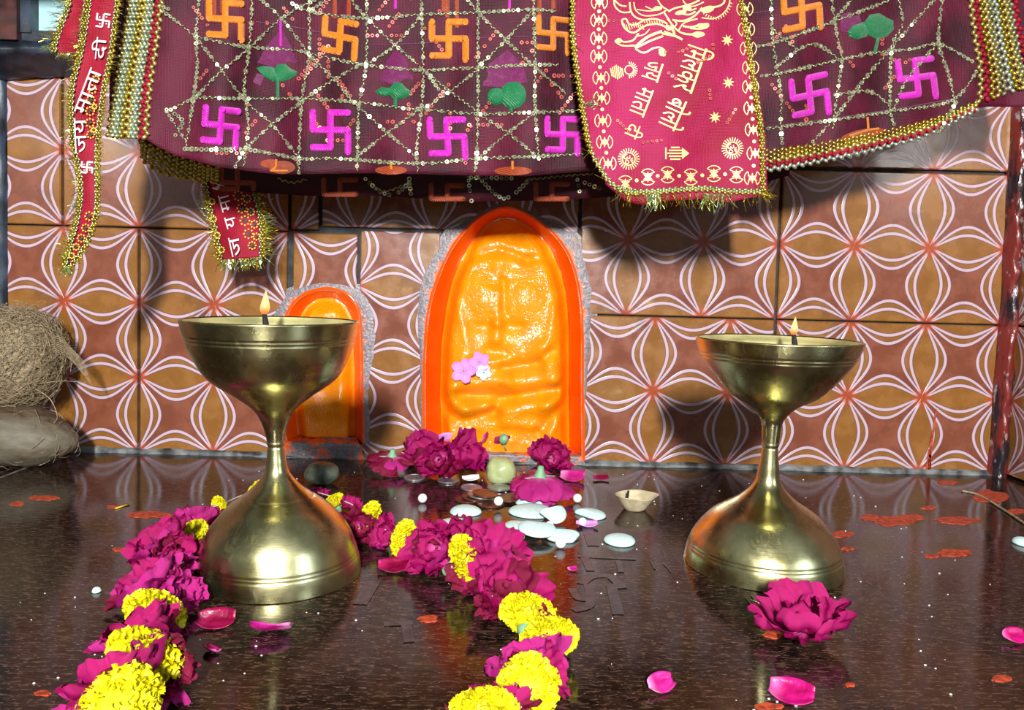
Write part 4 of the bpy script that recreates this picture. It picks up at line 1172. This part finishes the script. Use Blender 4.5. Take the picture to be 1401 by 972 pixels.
def sequins(lines, fn, name, mat, gap=6.4, R=2.7, skip=.2, org=CL, par=cloth, off=.0011, seed=1):
    r_ = random.Random(seed); mb = MB()
    for ln in lines:
        ps = resample(catmull([(x, y) for x, y in ln], 4), step=gap)
        for p in ps:
            if r_.random() < skip: continue
            c = fn(p.x, p.y, off); ux = fn(p.x+1, p.y, off)-c; uy = fn(p.x, p.y+1, off)-c
            nrm = ux.cross(uy).normalized()
            if nrm.y > 0: nrm = -nrm
            nrm = (nrm + Vector((r_.gauss(0, .16), 0, r_.gauss(0, .16)+.06))).normalized()
            a = nrm.orthogonal().normalized(); b = nrm.cross(a); s_ = ux.length*R*r_.uniform(.85, 1.1)
            n = 9; vs = []
            for (rr, h) in ((1, -.25), (.95, .12), (.42, .12), (.35, -.2)):
                for k in range(n):
                    an = 2*PI*k/n; vs.append(c+(a*math.cos(an)+b*math.sin(an))*s_*rr+nrm*h*s_*.8)
            mb.add(vs, [(j*n+k, j*n+(k+1)%n, (j+1)*n+(k+1)%n, (j+1)*n+k) for j in range(3) for k in range(n)])
    mb.v = [tuple(Vector(q)-org) for q in mb.v]
    return mb.build(name, mat, par, smooth=False, kind='stuff')
def cordline(lines, fn, name, mat, w=1.5, gap=3.2, org=CL, par=cloth, off=.0006, zig=.5, kind='stuff'):
    mb = MB(); r_ = random.Random(3)
    for ln in lines:
        ps = resample(catmull([(x, y) for x, y in ln], 4), step=gap)
        for i, p in enumerate(ps[:-1]):
            q = ps[i+1]; a = fn(p.x, p.y, off); b = fn(q.x, q.y, off); d = b-a; s_ = d.length/gap
            if d.length < 1e-7: continue
            nr = Vector((0, -1, 0)); sdv = d.cross(nr).normalized()
            ax = (d.normalized()+sdv*(zig if i % 2 else -zig)).normalized()
            mb.ellip((a+b)/2+sdv*s_*w*.25*(1 if i % 2 else -1), ax*d.length*.72, nr*w*s_*.55, ax.cross(nr).normalized()*w*s_*.5, 5, 4)
    mb.v = [tuple(Vector(q)-org) for q in mb.v]
    return mb.build(name, mat, par, kind=kind)
ALL = VL+HL+DL
cordline(ALL, fc, 'zari_thread_lines', M['zari'], 2.4, 4.2)
sequins(VL+HL+DL, fc, 'sequins', M['sequin'], 6.6, 2.9, .42)
# coral sequins glimpsed from the layer beneath
r_ = random.Random(5); faint = []
for k in range(52):
    x = r_.uniform(260, 775) if r_.random() < .85 else r_.uniform(1055, 1300); y = r_.uniform(0, 215 if x < 800 else 150); a = r_.choice([0, .9, -.9, 1.57]); L = r_.uniform(15, 50)
    faint.append([(x, y), (x+L*math.cos(a)*.5, y+L*math.sin(a)*.5), (x+L*math.cos(a), y+L*math.sin(a))])
faint = [f for f in faint if all(q[1] < bot(q[0])-6 for q in f)]
sequins(faint, fc, 'coral_sequins', M['sequin2'], 6.5, 2.8, .25, off=.0007, seed=9)
sequins([[(228,150),(250,165),(240,185)],[(262,204),(330,207)],[(336,204),(408,217)],[(500,245),(520,262),(540,266),(560,250)],[(645,243),(700,244)],[(640,240),(645,275)],[(655,243),(690,272),(725,245)],[(790,246),(793,262)],[(800,250),(820,258)],[(560,245),(562,265)]], fc if False else (lambda x, y, o: fc(x, y, o) if y < bot(x)-2 else fu(x, y, o)), 'hem_sequins', M['sequin'], 6.6, 3.3, .1, seed=4)
cordline([[(230,225),(270,232),(300,236)], [(380,244),(400,250),(420,245)], [(505,248),(525,262),(560,250)], [(720,246),(780,240),(812,238)]], fu, 'under_layer_zari', M['gold'], 2.4, 4)

# lace borders
def lace(cols, fn, name, mats, w, gap, seed=0, org=CL, par=cloth, off=.0012):
    for mi, mat in enumerate(mats):
        ls = [c for i, c in enumerate(cols) if i % len(mats) == mi]
        cordline(ls, fn, name, mat, w, gap, org, par, off, zig=.95)
LW = lambda a: [(172+ -10+a*58+0*0, 0)]
cols = []
for k in range(9):
    t = k/8
    cols.append([(182+t*38, -60), (178+t*42, 0), (168+t*46, 60), (158+t*47, 120), (149+t*50, 188+t*3)])
base = MB(); base.grid(lambda u, v: fc(*[(150+u*52)*v+(184+u*40)*(1-v), 190*v-60*(1-v)], -.0004), 10, 30)
cbuild(base, 'lace_backing', M['gold2'])
lace(cols[:7], fc, 'gold_lace_border', [M['gold'], M['silverthread'], M['zari'], M['gold2']], 6.5, 5.4)
lace(cols[7:8], fc, 'red_braid', [M['ribbonred']], 6, 6)
lace(cols[8:], fc, 'gold_edge_braid', [M['gold']], 6.5, 6)
cols = []
for k in range(10):
    t = k/9
    cols.append([(1322+t*60, -60), (1328+t*60, 0), (1334+t*62, 50), (1342+t*66, 100), (1340+t*80, 142-t*26)])
base = MB(); base.grid(lambda u, v: fc(*[(1338+u*84)*v+(1320+u*66)*(1-v), (142-26*u)*v-60*(1-v)], -.0004), 10, 30)
cbuild(base, 'lace_backing', M['gold2'])
lace([cols[0]], fc, 'gold_edge_braid', [M['gold']], 6.5, 6)
lace([cols[1]], fc, 'red_braid', [M['ribbonred']], 7, 6)
lace(cols[2:9], fc, 'gold_lace_border', [M['gold2'], M['gold'], M['zari'], M['silverthread']], 6.8, 5.4)
lace([cols[9]], fc, 'red_braid', [M['ribbonred']], 7, 6)
# gold band along the right hem, hanging just under it
rb = [[(1046,208+k*6.4-k*.2), (1120,198+k*5.6), (1200,182+k*5.2), (1270,166+k*4.2), (1338,140+k*2)] for k in range(5)]
fh = lambda x, y, o: at(x, y, YC(x, y)+.002-o)
bb = MB()
def bbf(u, v):
    x = 1046+u*292; y = lerp_poly([(b, a) for a, b in rb[0]], x)
    y0 = [p for p in rb[0]]; 
    def yy(l):
        for (a0, b0), (a1, b1) in zip(l, l[1:]):
            if a0 <= x <= a1: return b0+(b1-b0)*(x-a0)/(a1-a0)
        return l[-1][1]
    return fh(x, yy(rb[0])+(yy(rb[4])-yy(rb[0]))*v, -.0004)
bb.grid(bbf, 50, 4); cbuild(bb, 'hem_band', M['maroon_dark'])
lace([rb[0], rb[1]], fh, 'hem_lace', [M['gold2']], 5, 5.5)
lace([rb[2]], fh, 'hem_lace', [M['gold']], 6, 5.5)
lace([rb[3]], fh, 'hem_red_braid', [M['ribbonred']], 6, 5.5)
lace([rb[4]], fh, 'hem_lace', [M['silverthread']], 6, 5.5)
lf = [[(192,194+k*5), (215,204+k*7), (250,218+k*6), (300,232+k*4)] for k in range(5)]
lace(lf, lambda x, y, o: at(x, y, .735-o), 'under_lace', [M['gold2'], M['gold']], 6, 6)

# tinsel
def tinsel(mb, anchors, dirs, n, L, fn, w=.9, spread=.35, r_=random.Random(2), off=.001):
    A = resample(anchors, n=max(2, len(anchors)*4))
    for i in range(n):
        t = r_.random()*(len(A)-1); k = int(t); p = A[k].lerp(A[min(k+1, len(A)-1)], t-k)
        d = Vector(dirs[min(len(dirs)-1, int(len(dirs)*t/len(A)))]).normalized(); a = r_.gauss(0, spread)
        d = Vector((d.x*math.cos(a)-d.y*math.sin(a), d.x*math.sin(a)+d.y*math.cos(a)))
        l = L*r_.uniform(.5, 1.2); s_ = Vector((-d.y, d.x)); cv = r_.gauss(0, .18)
        pr = []
        for j in range(4):
            v = j/3; q = p+d*l*v+s_*cv*l*v*v; ww = w*(1-.5*v)*r_.uniform(.7, 1.1)
            o_ = off + .004*r_.random()*v
            pr.append(fn(q.x-s_.x*ww/2, q.y-s_.y*ww/2, o_)); pr.append(fn(q.x+s_.x*ww/2, q.y+s_.y*ww/2, o_+.0006*math.sin(v*9+i)))
        mb.add(pr, [(2*j, 2*j+1, 2*j+3, 2*j+2) for j in range(3)])
# ------------------------------------------------------------------ crimson panel
PL = [(786,-170),(786,0),(781,31),(784,62),(792,123),(803,185),(811,216),(829,253),(850,270)]
PR = [(1006,-170),(1018,6),(1028,62),(1038,123),(1047,185),(1050,240),(1050,268)]
panel = empty('crimson_scarf', at(915, 0, .652)); PO = panel.location.copy()
tag(panel, 'crimson scarf with yellow foil lion, Om and Hindi lettering hanging over the maroon cloth', 'scarf')
def pb(mb, name, mat, **k):
    mb.v = [tuple(Vector(q)-PO) for q in mb.v]; return mb.build(name, mat, panel, **k)
PBOT = [(829,253),(857,276),(882,281),(910,275),(965,272),(996,277),(1030,270),(1050,268)]
def pbot(x):
    for (x0, y0), (x1, y1) in zip(PBOT, PBOT[1:]):
        if x0 <= x <= x1: return y0+(y1-y0)*(x-x0)/(x1-x0)
    return 250
mb = MB()
def pf(u, v):
    if v < .1:
        t = v/.1; x = 786+u*226; a = at(x, -170, YP(x, -170)); return Vector((a.x, .80, .5195)).lerp(Vector((a.x, .662, .5205)), t)
    t = (v-.1)/.9; yt = -170
    yy = yt+(253-yt)*t if t < 1 else 253
    xl = lerp_poly(PL, yy); xr_ = lerp_poly(PR, yy)
    x = xl+(xr_-xl)*u
    y = yy + (pbot(x)-253)*sm(.86, 1, t)
    p = fp(x, y, 0)
    if t < .08: p = Vector((p.x, .662, .5205)).lerp(p, t/.08)
    return p
mb.grid(pf, 60, 90)
pfab = pb(mb, 'voile', M['crimson']); sd = pfab.modifiers.new('s', 'SOLIDIFY'); sd.thickness = .0006; sd.offset = 1
lt = [(784,-60),(784,0),(783,31),(785,62),(793,123),(803,185),(810,212)]
lb = [(810,212),(835,250),(860,262),(900,262),(960,258),(1000,262),(1042,262)]
rt = [(1012,-60),(1015,6),(1024,62),(1033,123),(1042,185),(1044,262)]
for ln, mt in ((lt, 'gold2'), (rt, 'gold2'), (lb, 'tinselgreen')):
    for dx, m2 in ((-1.7, mt), (1.7, 'gold')):
        l2 = [(x+dx, y) if ln is not lb else (x, y+dx) for x, y in ln]
        cordline([l2], fp, 'gold_braid', M[m2], 4, 4, PO, panel, .0010, zig=.7)
mb = MB(); mg = MB()
tinsel(mb, [(840,258),(900,268),(960,264),(1040,268)], [(0,1)], 80, 20, fp)
tinsel(mb, [(1036,262),(1048,268)], [(1,.1)], 40, 16, fp, spread=.9)
tinsel(mg, [(885,262),(905,264)], [(0,1)], 26, 28, fp, 1.4, .25); tinsel(mg, [(955,264),(1000,266)], [(0,1)], 22, 26, fp, 1.3, .25)
tinsel(mb, [(784,20),(793,123),(806,200),(830,256)], [(-1,.2)], 46, 12, fp, spread=1.2)
tinsel(mb, [(1018,20),(1033,123),(1042,200)], [(1,-.2)], 36, 12, fp, spread=1.4)
tinsel(mg, [(796,140),(812,150)], [(1,-.4)], 8, 20, fp, 1.3, .4); tinsel(mg, [(1034,128)], [(1,-.5)], 3, 16, fp, 1.3, .2) if False else None
pb(mb, 'gold_tinsel_fringe', M['gold2'], kind='stuff', smooth=False); pb(mg, 'silver_tinsel_fringe', M['tinselgreen'], kind='stuff', smooth=False)
# foil print
def pl_(mb, pts, w=1.6, off=.0005, cat=True):
    pts = resample(catmull([(x, y) for x, y in pts], 5) if cat else pts, step=1.6); L = []; R2 = []
    for i, p in enumerate(pts):
        t = (pts[min(i+1, len(pts)-1)]-pts[max(i-1, 0)])
        t = t.normalized() if t.length > 1e-6 else Vector((1, 0)); s_ = Vector((-t.y, t.x))*w/2
        L.append(fp(p.x+s_.x, p.y+s_.y, off)); R2.append(fp(p.x-s_.x, p.y-s_.y, off))
    n = len(L); mb.add(L+R2, [(i, i+1, n+i+1, n+i) for i in range(n-1)])
def fl_(mb, pts, off=.0005):
    n = len(pts); c = (sum(p[0] for p in pts)/n, sum(p[1] for p in pts)/n)
    mb.add([fp(x, y, off) for x, y in pts]+[fp(c[0], c[1], off)], [(i, (i+1) % n, n) for i in range(n)])
def star(mb, x, y, r, n=8, rin=.45, rot=0):
    fl_(mb, [(x+(r if k % 2 == 0 else r*rin)*math.sin(PI*k/n+rot), y+(r if k % 2 == 0 else r*rin)*math.cos(PI*k/n+rot)) for k in range(2*n)])
def circ(mb, x, y, r, w=1.2, a0=0, a1=2*PI, n=24): pl_(mb, [(x+r*math.cos(a0+(a1-a0)*k/n), y+r*math.sin(a0+(a1-a0)*k/n)) for k in range(n+1)], w, cat=False)
Z = lambda x, y: (780+x/3.24, y/3.24)
pr = MB()
LCOL = [(130,-260),(130,-170),(130,-80),(130,10),(127,90),(127,170),(127,250),(137,345),(140,435),(145,535),(153,630),(168,725)]
BROW = [(245,815),(345,785),(432,775),(535,785),(637,770),(737,775)]
RCOL = [(770,-60),(775,40),(782,130),(790,215),(800,300),(800,385),(806,480),(812,575),(820,680),(808,790)]
for c, vert in [(LCOL, 1), (BROW, 0), (RCOL, 1)]:
    for i, q in enumerate(c):
        x, y = Z(*q); star(pr, x, y, 7.5, 6, .42)
        for s_ in (0, PI) if vert else (PI/2, -PI/2):
            circ(pr, x, y, 11, 1.1, s_-.95, s_+.95, 10)
            pl_(pr, [(x+11*math.cos(s_-.95), y+11*math.sin(s_-.95)), (x+4*math.cos(s_), y+4*math.sin(s_)), (x+11*math.cos(s_+.95), y+11*math.sin(s_+.95))], 1.0)
        if i+1 < len(c):
            x2, y2 = Z(*c[i+1]); fl_(pr, ell((x+x2)/2, (y+y2)/2, 2.6, 2.6, 0, 8))
for q in [(697,178),(702,367),(642,520)]: star(pr, *Z(*q), 8.5, 8, .42, .2)
def sun(q, r):
    x, y = Z(*q); circ(pr, x, y, r*.58, 1.4)
    for k in range(24):
        a = 2*PI*k/24; pl_(pr, [(x+r*.68*math.cos(a), y+r*.68*math.sin(a)), (x+r*math.cos(a), y+r*math.sin(a))], 1.2, cat=False)
for q in [(260,705),(720,658)]: sun(q, 15)
# small temple-crown motifs
x, y = Z(470, 680)
for dy, w in ((-8,6),(-4,12),(0,16),(4,12),(8,8)): pl_(pr, [(x-w/2*1.0-4, y+dy), (x+w/2+2, y+dy)], 2.0, cat=False)
fl_(pr, [(x+8, y-8), (x+18, y), (x+8, y+8)]); pl_(pr, [(x-14, y-8), (x-14, y+8)], 1.8, cat=False)
x, y = Z(205, 320); 
for k in range(7): pl_(pr, [(x-8+k*2.6, y-10+abs(k-3)*1.5), (x-6+k*2.6, y+10-abs(k-3)*1.5)], 1.5, cat=False)
x, y = Z(262, 310); circ(pr, x, y, 6, 1.3)
for k in range(12): a = -PI/2+PI*k/11; pl_(pr, [(x+7.5*math.cos(a), y+7.5*math.sin(a)), (x+11.5*math.cos(a), y+11.5*math.sin(a))], 1.1, cat=False)
# the foil lion and seat, drawn as outlines (rotated, its upper part outside the frame)
def Q(x, y): return (820+x/7.0, y/7.0)
for pts, w in [([(140,0),(150,60),(200,110),(260,120),(310,110)],2), ([(150,5),(200,50),(260,60)],2), ([(290,20),(300,100),(340,160),(420,190),(520,180),(600,200),(650,230)],2.2), ([(330,20),(350,100),(430,150),(560,140),(640,100)],1.6),
   ([(215,190),(230,250),(280,300),(340,310),(400,270),(460,240),(560,230),(640,260)],2.4), ([(215,190),(255,180),(280,225),(330,240),(400,210),(430,190)],2.2), ([(380,320),(360,345),(430,330),(480,280)],1.5),
   ([(150,395),(190,370),(225,400),(300,395),(340,370),(370,320)],2.2), ([(150,395),(200,430),(260,440),(340,435)],2.2), ([(340,455),(400,400),(470,350),(540,320),(600,300)],3.6), ([(345,465),(400,500),(450,500),(510,465),(580,455),(630,490),(620,535),(590,510),(575,470)],2.2), ([(360,455),(480,395),(610,345)],2.6),
   ([(600,320),(680,335),(740,350),(795,380)],3), ([(620,300),(700,330),(790,378)],2), ([(800,320),(880,330),(940,310),(1005,328),(940,352),(890,330)],2.6), ([(800,250),(880,260),(960,240),(1040,230),(1030,260),(960,275),(870,270)],2.6),
   ([(620,120),(660,180),(700,240),(760,300),(830,330)],2.2), ([(660,110),(720,80),(800,60),(900,30),(960,0)],2.2), ([(700,190),(800,200),(900,160),(980,90),(1060,70),(1140,60),(1190,30),(1200,0)],2.4), ([(980,170),(1080,180),(1160,150),(1220,90),(1245,30),(1250,0)],1.4),
   ([(440,60),(520,90),(600,60)],1.4), ([(360,90),(470,105),(560,95)],1.4), ([(700,280),(740,230),(720,200)],1.8), ([(760,290),(800,230),(860,200),(940,180)],1.8), ([(820,60),(860,100),(930,80)],1.6), ([(780,130),(860,140),(920,110)],2.2), ([(560,0),(600,60),(680,110)],1.8), ([(800,0),(830,40),(900,60),(1000,20)],1.5), ([(640,240),(700,280),(720,330)],3), ([(650,180),(690,230),(700,300)],2)]:
    pl_(pr, [Q(*p) for p in pts], w)
for k in range(16):
    a = math.radians(150-k*9); cx_, cy_ = Q(1110, -20)
    pl_(pr, [(cx_+21*math.cos(a), cy_+26*math.sin(a)), (cx_+24*math.cos(a), cy_+30*math.sin(a))], 1.1, cat=False)
for k in range(9): x, y = Q(235+k*22, 245+12*math.sin(k)); pl_(pr, [(x, y-3), (x+2, y+4)], 1.1, cat=False)
for k in range(8): x, y = Q(430+k*24, 195+(k % 2)*3); pl_(pr, [(x, y), (x+1, y+4)], 1.0, cat=False)
fl_(pr, ell(*Q(1040,90), 9, 4.5, -.3)); fl_(pr, ell(*Q(600,500), 4.5, 5.5)); fl_(pr, ell(*Q(940,330), 6.5, 3.2)); fl_(pr, ell(*Q(980,245), 7, 3.2)); fl_(pr, ell(*Q(560,80), 6, 3)); fl_(pr, ell(*Q(780,120), 8, 3, -.2)); fl_(pr, ell(*Q(190,390), 4, 3)); fl_(pr, ell(*Q(840,80), 6, 3)); fl_(pr, ell(*Q(670,270), 5, 3))
def glyphs(text):
    c = bpy.data.curves.new('txt', 'FONT'); c.body = text; c.size = 1; c.resolution_u = 3
    o = bpy.data.objects.new('txt', c); C.objects.link(o)
    dg = bpy.context.evaluated_depsgraph_get(); dg.update()
    me = bpy.data.meshes.new_from_object(o.evaluated_get(dg))
    bm = bmesh.new(); bm.from_mesh(me)
    bmesh.ops.triangulate(bm, faces=bm.faces)
    bmesh.ops.subdivide_edges(bm, edges=[e for e in bm.edges if e.calc_length() > .35], cuts=1, use_grid_fill=False)
    bmesh.ops.triangulate(bm, faces=bm.faces)
    vs = [(v.co.x, v.co.y) for v in bm.verts]; fs = [tuple(v.index for v in f.verts) for f in bm.faces]
    bm.free(); bpy.data.objects.remove(o); bpy.data.curves.remove(c); bpy.data.meshes.remove(me)
    if not vs: return [], [], (0, 1, 0, 1)
    xs = [v[0] for v in vs]; ys = [v[1] for v in vs]
    return vs, fs, (min(xs), max(xs), min(ys), max(ys))
def put_text(mb, text, p0, p1, height, fn, off, yref=None):
    # baseline-top line (shirorekha) runs from p0 to p1; letters hang `height` px to the side (screen-rotated clockwise)
    vs, fs, (xa, xb, ya, yb) = glyphs(text)
    if not vs: return
    yref = yb if yref is None else yref
    p0 = Vector(p0); p1 = Vector(p1); e1 = (p1-p0)/(xb-xa); e2 = Vector((-(p1-p0).y, (p1-p0).x)).normalized()*height/(yref-ya)
    out = []
    for x, y in vs:
        q = p0+e1*(x-xa)+e2*(yref-y); out.append(fn(q.x, q.y, off))
    mb.add(out, fs)
T = lambda *q: put_text(pr, q[0], q[1], q[2], q[3], fp, .0005, q[4] if len(q) > 4 else None)
put_text(pr, '\u091c\u092f', Z(415,285), Z(388,368), 24, fp, .0005)
put_text(pr, '\u092e\u093e\u0924\u093e', Z(372,402), Z(325,522), 22, fp, .0005)
put_text(pr, '\u0926\u0940', Z(335,570), Z(312,628), 26, fp, .0005)
put_text(pr, '\u093f\u092e\u0932\u0915\u0930', Z(622,222), Z(552,422), 32, fp, .0005, .72)
put_text(pr, '\u092c\u094b\u0932\u094b', Z(540,462), Z(482,592), 32, fp, .0005, .80)
for q in [(260,705),(720,658)]:
    x, y = Z(*q); put_text(pr, '\u0950', (x+6, y-7), (x+6, y+7), 13, fp, .0005)
pb(pr, 'yellow_foil_print', M['print'], smooth=False)
sequins([[(905,70),(925,72),(945,65)],[(975,55),(974,75),(955,85)],[(820,30),(840,28)],[(1006,150),(995,168)],[(845,165),(860,180)],[(880,195),(905,192)],[(970,118),(972,135)],[(915,100),(925,108)]], fp, 'scarf_sequins', M['sequin2'], 6, 2.4, .1, PO, panel, .0009)

# ------------------------------------------------------------------ ribbons
def ribbon(label, L_, R_, Yf, fringeL, fringeR, texts, dots, tip, name='gota_ribbon'):
    cx, cy = L_[0]; root = empty(name, at(cx, cy, Yf(cx, cy))); org = root.location.copy(); tag(root, label, 'ribbon')
    fn = lambda x, y, o: at(x, y, Yf(x, y)-o)
    def rbld(mb, nm, mt, **k):
        mb.v = [tuple(Vector(q)-org) for q in mb.v]; return mb.build(nm, mt, root, **k)
    mb = MB(); A = resample(catmull(L_, 5), n=60); B = resample(catmull(R_, 5), n=60)
    mb.grid(lambda u, v: (lambda p: fn(p.x, p.y, -.0002+.002*math.sin(u*PI)*math.sin(v*11)))(A[int(round(v*60))].lerp(B[int(round(v*60))], u)), 8, 60)
    o = rbld(mb, 'band', M['ribbonred']); s2 = o.modifiers.new('s', 'SOLIDIFY'); s2.thickness = .0006; s2.offset = 1
    off = .0022
    for side_, P_ in ((-1, A), (1, B)):
        cordline([[(p.x+side_*1.5, p.y) for p in P_[::4]]], fn, 'gold_edge', M['gold2'], 4.5, 4, org, root, .001, zig=.7)
        cordline([[(p.x-side_*2.5, p.y) for p in P_[::4]]], fn, 'gold_edge', M['tinselgreen'], 2.5, 4, org, root, .0012, zig=.5)
    mt = MB(); mt2 = MB()
    for P_, d, (n, ln) in ((A, (-1, .15), fringeL), (B, (1, .1), fringeR)):
        tinsel(mt, P_, [d], n, ln, fn, .9, .3); tinsel(mt2, P_, [d], n//3, ln*1.1, fn, 1.1, .5)
    tinsel(mt, [A[-1], B[-1]], [(0, 1)], tip[0], tip[1], fn, 1.2, .5); tinsel(mt2, [A[-1], B[-1]], [(-.1, 1)], tip[0], tip[1], fn, 1.6, .5)
    rbld(mt, 'gold_fringe', M['gold2'], kind='stuff', smooth=False); rbld(mt2, 'silver_fringe', M['tinselgreen'], kind='stuff', smooth=False)
    pm = MB()
    for tx in texts:
        if tx[0] == 'sw':
            _, x, y, s_, a = tx; c_, n_ = math.cos(a), math.sin(a)
            for pl in ([(-1,-1),(-1,0),(1,0),(1,1)], [(1,-1),(0,-1),(0,1),(-1,1)]):
                q = [(x+(u*c_-v*n_)*s_, y+(u*n_+v*c_)*s_) for u, v in pl]
                for a_, b_ in zip(q, q[1:]): bar(pm, [a_, b_], 2.6, fn2 := (lambda X, Y_, o: fn(X, Y_, o+off)), .0004)
            for u, v in ((-.5,-.5),(.5,-.5),(-.5,.5),(.5,.5)): bar(pm, [(x+u*s_-.9, y+v*s_), (x+u*s_+.9, y+v*s_)], 1.8, lambda X, Y_, o: fn(X, Y_, o+off), .0003)
        else:
            put_text(pm, tx[0], tx[1], tx[2], tx[3], fn, off, tx[4] if len(tx) > 4 else None)
    rbld(pm, 'white_lettering', M['whiteprint'], smooth=False)
    dm = MB(); gm = MB()
    for x, y, s_ in dots:
        for k in range(8):
            a = k*PI/4; r = s_*.62
            flatpoly(dm, [(x+r*math.cos(a)+1.5*math.cos(a+j*PI/2+PI/4), y+r*math.sin(a)+1.5*math.sin(a+j*PI/2+PI/4)) for j in range(4)], fn, off, 1, .0002)
        flatpoly(gm, [(x, y-s_*.33), (x+s_*.33, y), (x, y+s_*.33), (x-s_*.33, y)], fn, off, 1, .0003)
    
    if dots: rbld(dm, 'yellow_woven_dots', M['yellowdot'], smooth=False, kind='stuff'); rbld(gm, 'green_woven_diamonds', M['darkgreen'], smooth=False, kind='stuff')
    return root
ribbon('long thin red and gold ribbon with white Hindi lettering hanging down at the left',
  [(128,-60),(122,0),(116,40),(110,75),(101,105),(97,140),(98,175),(101,205),(108,235),(110,270),(104,305),(94,340),(88,364)],
  [(166,-60),(161,0),(156,40),(152,75),(144,110),(138,150),(135,180),(133,205),(133,240),(133,275),(129,305),(116,338),(95,366)],
  Y1, (150, 16), (170, 9),
  [('sw', 141, 28, 9, .15), ('\u0926\u0940', (146,52), (138,76), 18), ('\u0924\u093e', (128,82), (112,98), 24) if False else ('\u092e\u093e\u0924\u093e', (138,84), (116,138), 18), ('\u091c\u092f', (112,148), (112,204), 17), ('sw', 119, 229, 7.5, .1)] if False else
  [('sw', 141, 28, 9, .15), ('sw', 119, 229, 7.5, .1)],
  [(126,122,9),(124,137,9),(123,152,9),(123,168,9),(124,184,8),(131,108,7),(129,146,5),(128,178,5),(122,296,9),(117,312,8),(111,326,8),(104,338,7),(98,350,6)], (40, 12))
# its lettering: head-line on the left, letters to the right, read downwards -> mirrored placement
def left_text(root, items, Yf, off=.0026):
    org = root.location.copy(); pm = MB()
    for text, p0, p1, h, yr in items:
        # reads from bottom to top of p-list, head-line on the left side
        put_text(pm, text, p0, p1, h, lambda x, y, o: at(x, y, Yf(x, y)-o), off, yr)
    pm.v = [tuple(Vector(q)-org) for q in pm.v]; pm.build('white_lettering', M['whiteprint'], root, smooth=False)
rib1 = [o for o in C.objects if o.name.startswith('gota_ribbon')][0]
left_text(rib1, [('\u091c\u092f', (103,210), (101,162), 16, None), ('\u092e\u093e\u0924\u093e', (101,152), (124,92), 17, None), ('\u0926\u0940', (124,80), (127,50), 20, None)], Y1)
rib2 = ribbon('short wide red ribbon with gold fringe and white lettering under the maroon hem',
  [(274,205),(279,240),(283,264),(288,290),(295,320),(301,356)], [(336,205),(343,240),(349,264),(355,290),(359,316),(358,352)],
  Y2, (90, 15), (120, 19), [('sw', 300, 252, 7.5, .3)],
  [(322,252,9),(326,268,10),(331,285,10),(335,302,10),(340,320,10),(345,336,8),(338,272,8),(343,290,8),(348,307,8),(351,324,7),(334,255,7),(290,276,6),(292,300,6),(297,322,6),(303,342,6)], (46, 16))
left_text(rib2, [('\u091c', (318,352), (312,326), 14, None), ('\u092f \u092e\u093e', (311,314), (298,268), 14, None)], Y2)
# the small red loop at the upper left
lp_ = ribbon('folded red ribbon end with gold tinsel at the top left corner', [(96,-30),(94,4),(84,34),(75,60),(74,72)], [(122,-30),(118,4),(114,34),(110,62),(107,74)],
  lambda x, y: .628, (70, 22), (70, 26), [], [], (16, 8))

# ------------------------------------------------------------------ things at the top corners
mb = MB(); p = at(0, 0, .80)
def slab(x0, y0, x1, y1, Ya, Yb, mb):
    a = at(x0, y1, Ya); b = at(x1, y0, Ya); mb.box((a.x, Ya, min(a.z, b.z)), (b.x, Yb, max(a.z, b.z)))
fr = empty('framed_panel', at(40, 20, .80)); fo = fr.location.copy(); tag(fr, 'pale blue framed panel with dark posts at the top left corner behind the ribbons', 'picture frame')
for nm_, mt, (x0, y0, x1, y1, Ya, Yb) in [('frame_post', 'framewood', (-60,-90,22,52,.786,.812)), ('frame_post', 'bluepaint', (24,-90,41,44,.792,.812)), ('panel', 'skyblue', (40,-90,150,44,.806,.812)), ('frame_rail', 'bluepaint', (-60,44,150,56,.794,.812))]:
    mb = MB(); slab(x0, y0, x1, y1, Ya, Yb, mb); mb.v = [tuple(Vector(q)-fo) for q in mb.v]
    mb.build(nm_, M[mt], fr, smooth=False)
mb = MB()
def lf_(u, v):
    x = -60+u*200; a = at(x, 56+v*44*(1-.25*u), .79+.05*v); a += Vector((0, .003*noise.noise((u*9, v*4, 2)), .002*noise.noise((u*14, v*5, 7)))); return a
mb.grid(lf_, 30, 10); o = mb.build('trim_4', M['bluepaint']); tag(o, kind='structure'); s3 = o.modifiers.new('s', 'SOLIDIFY'); s3.thickness = .012; s3.offset = -1
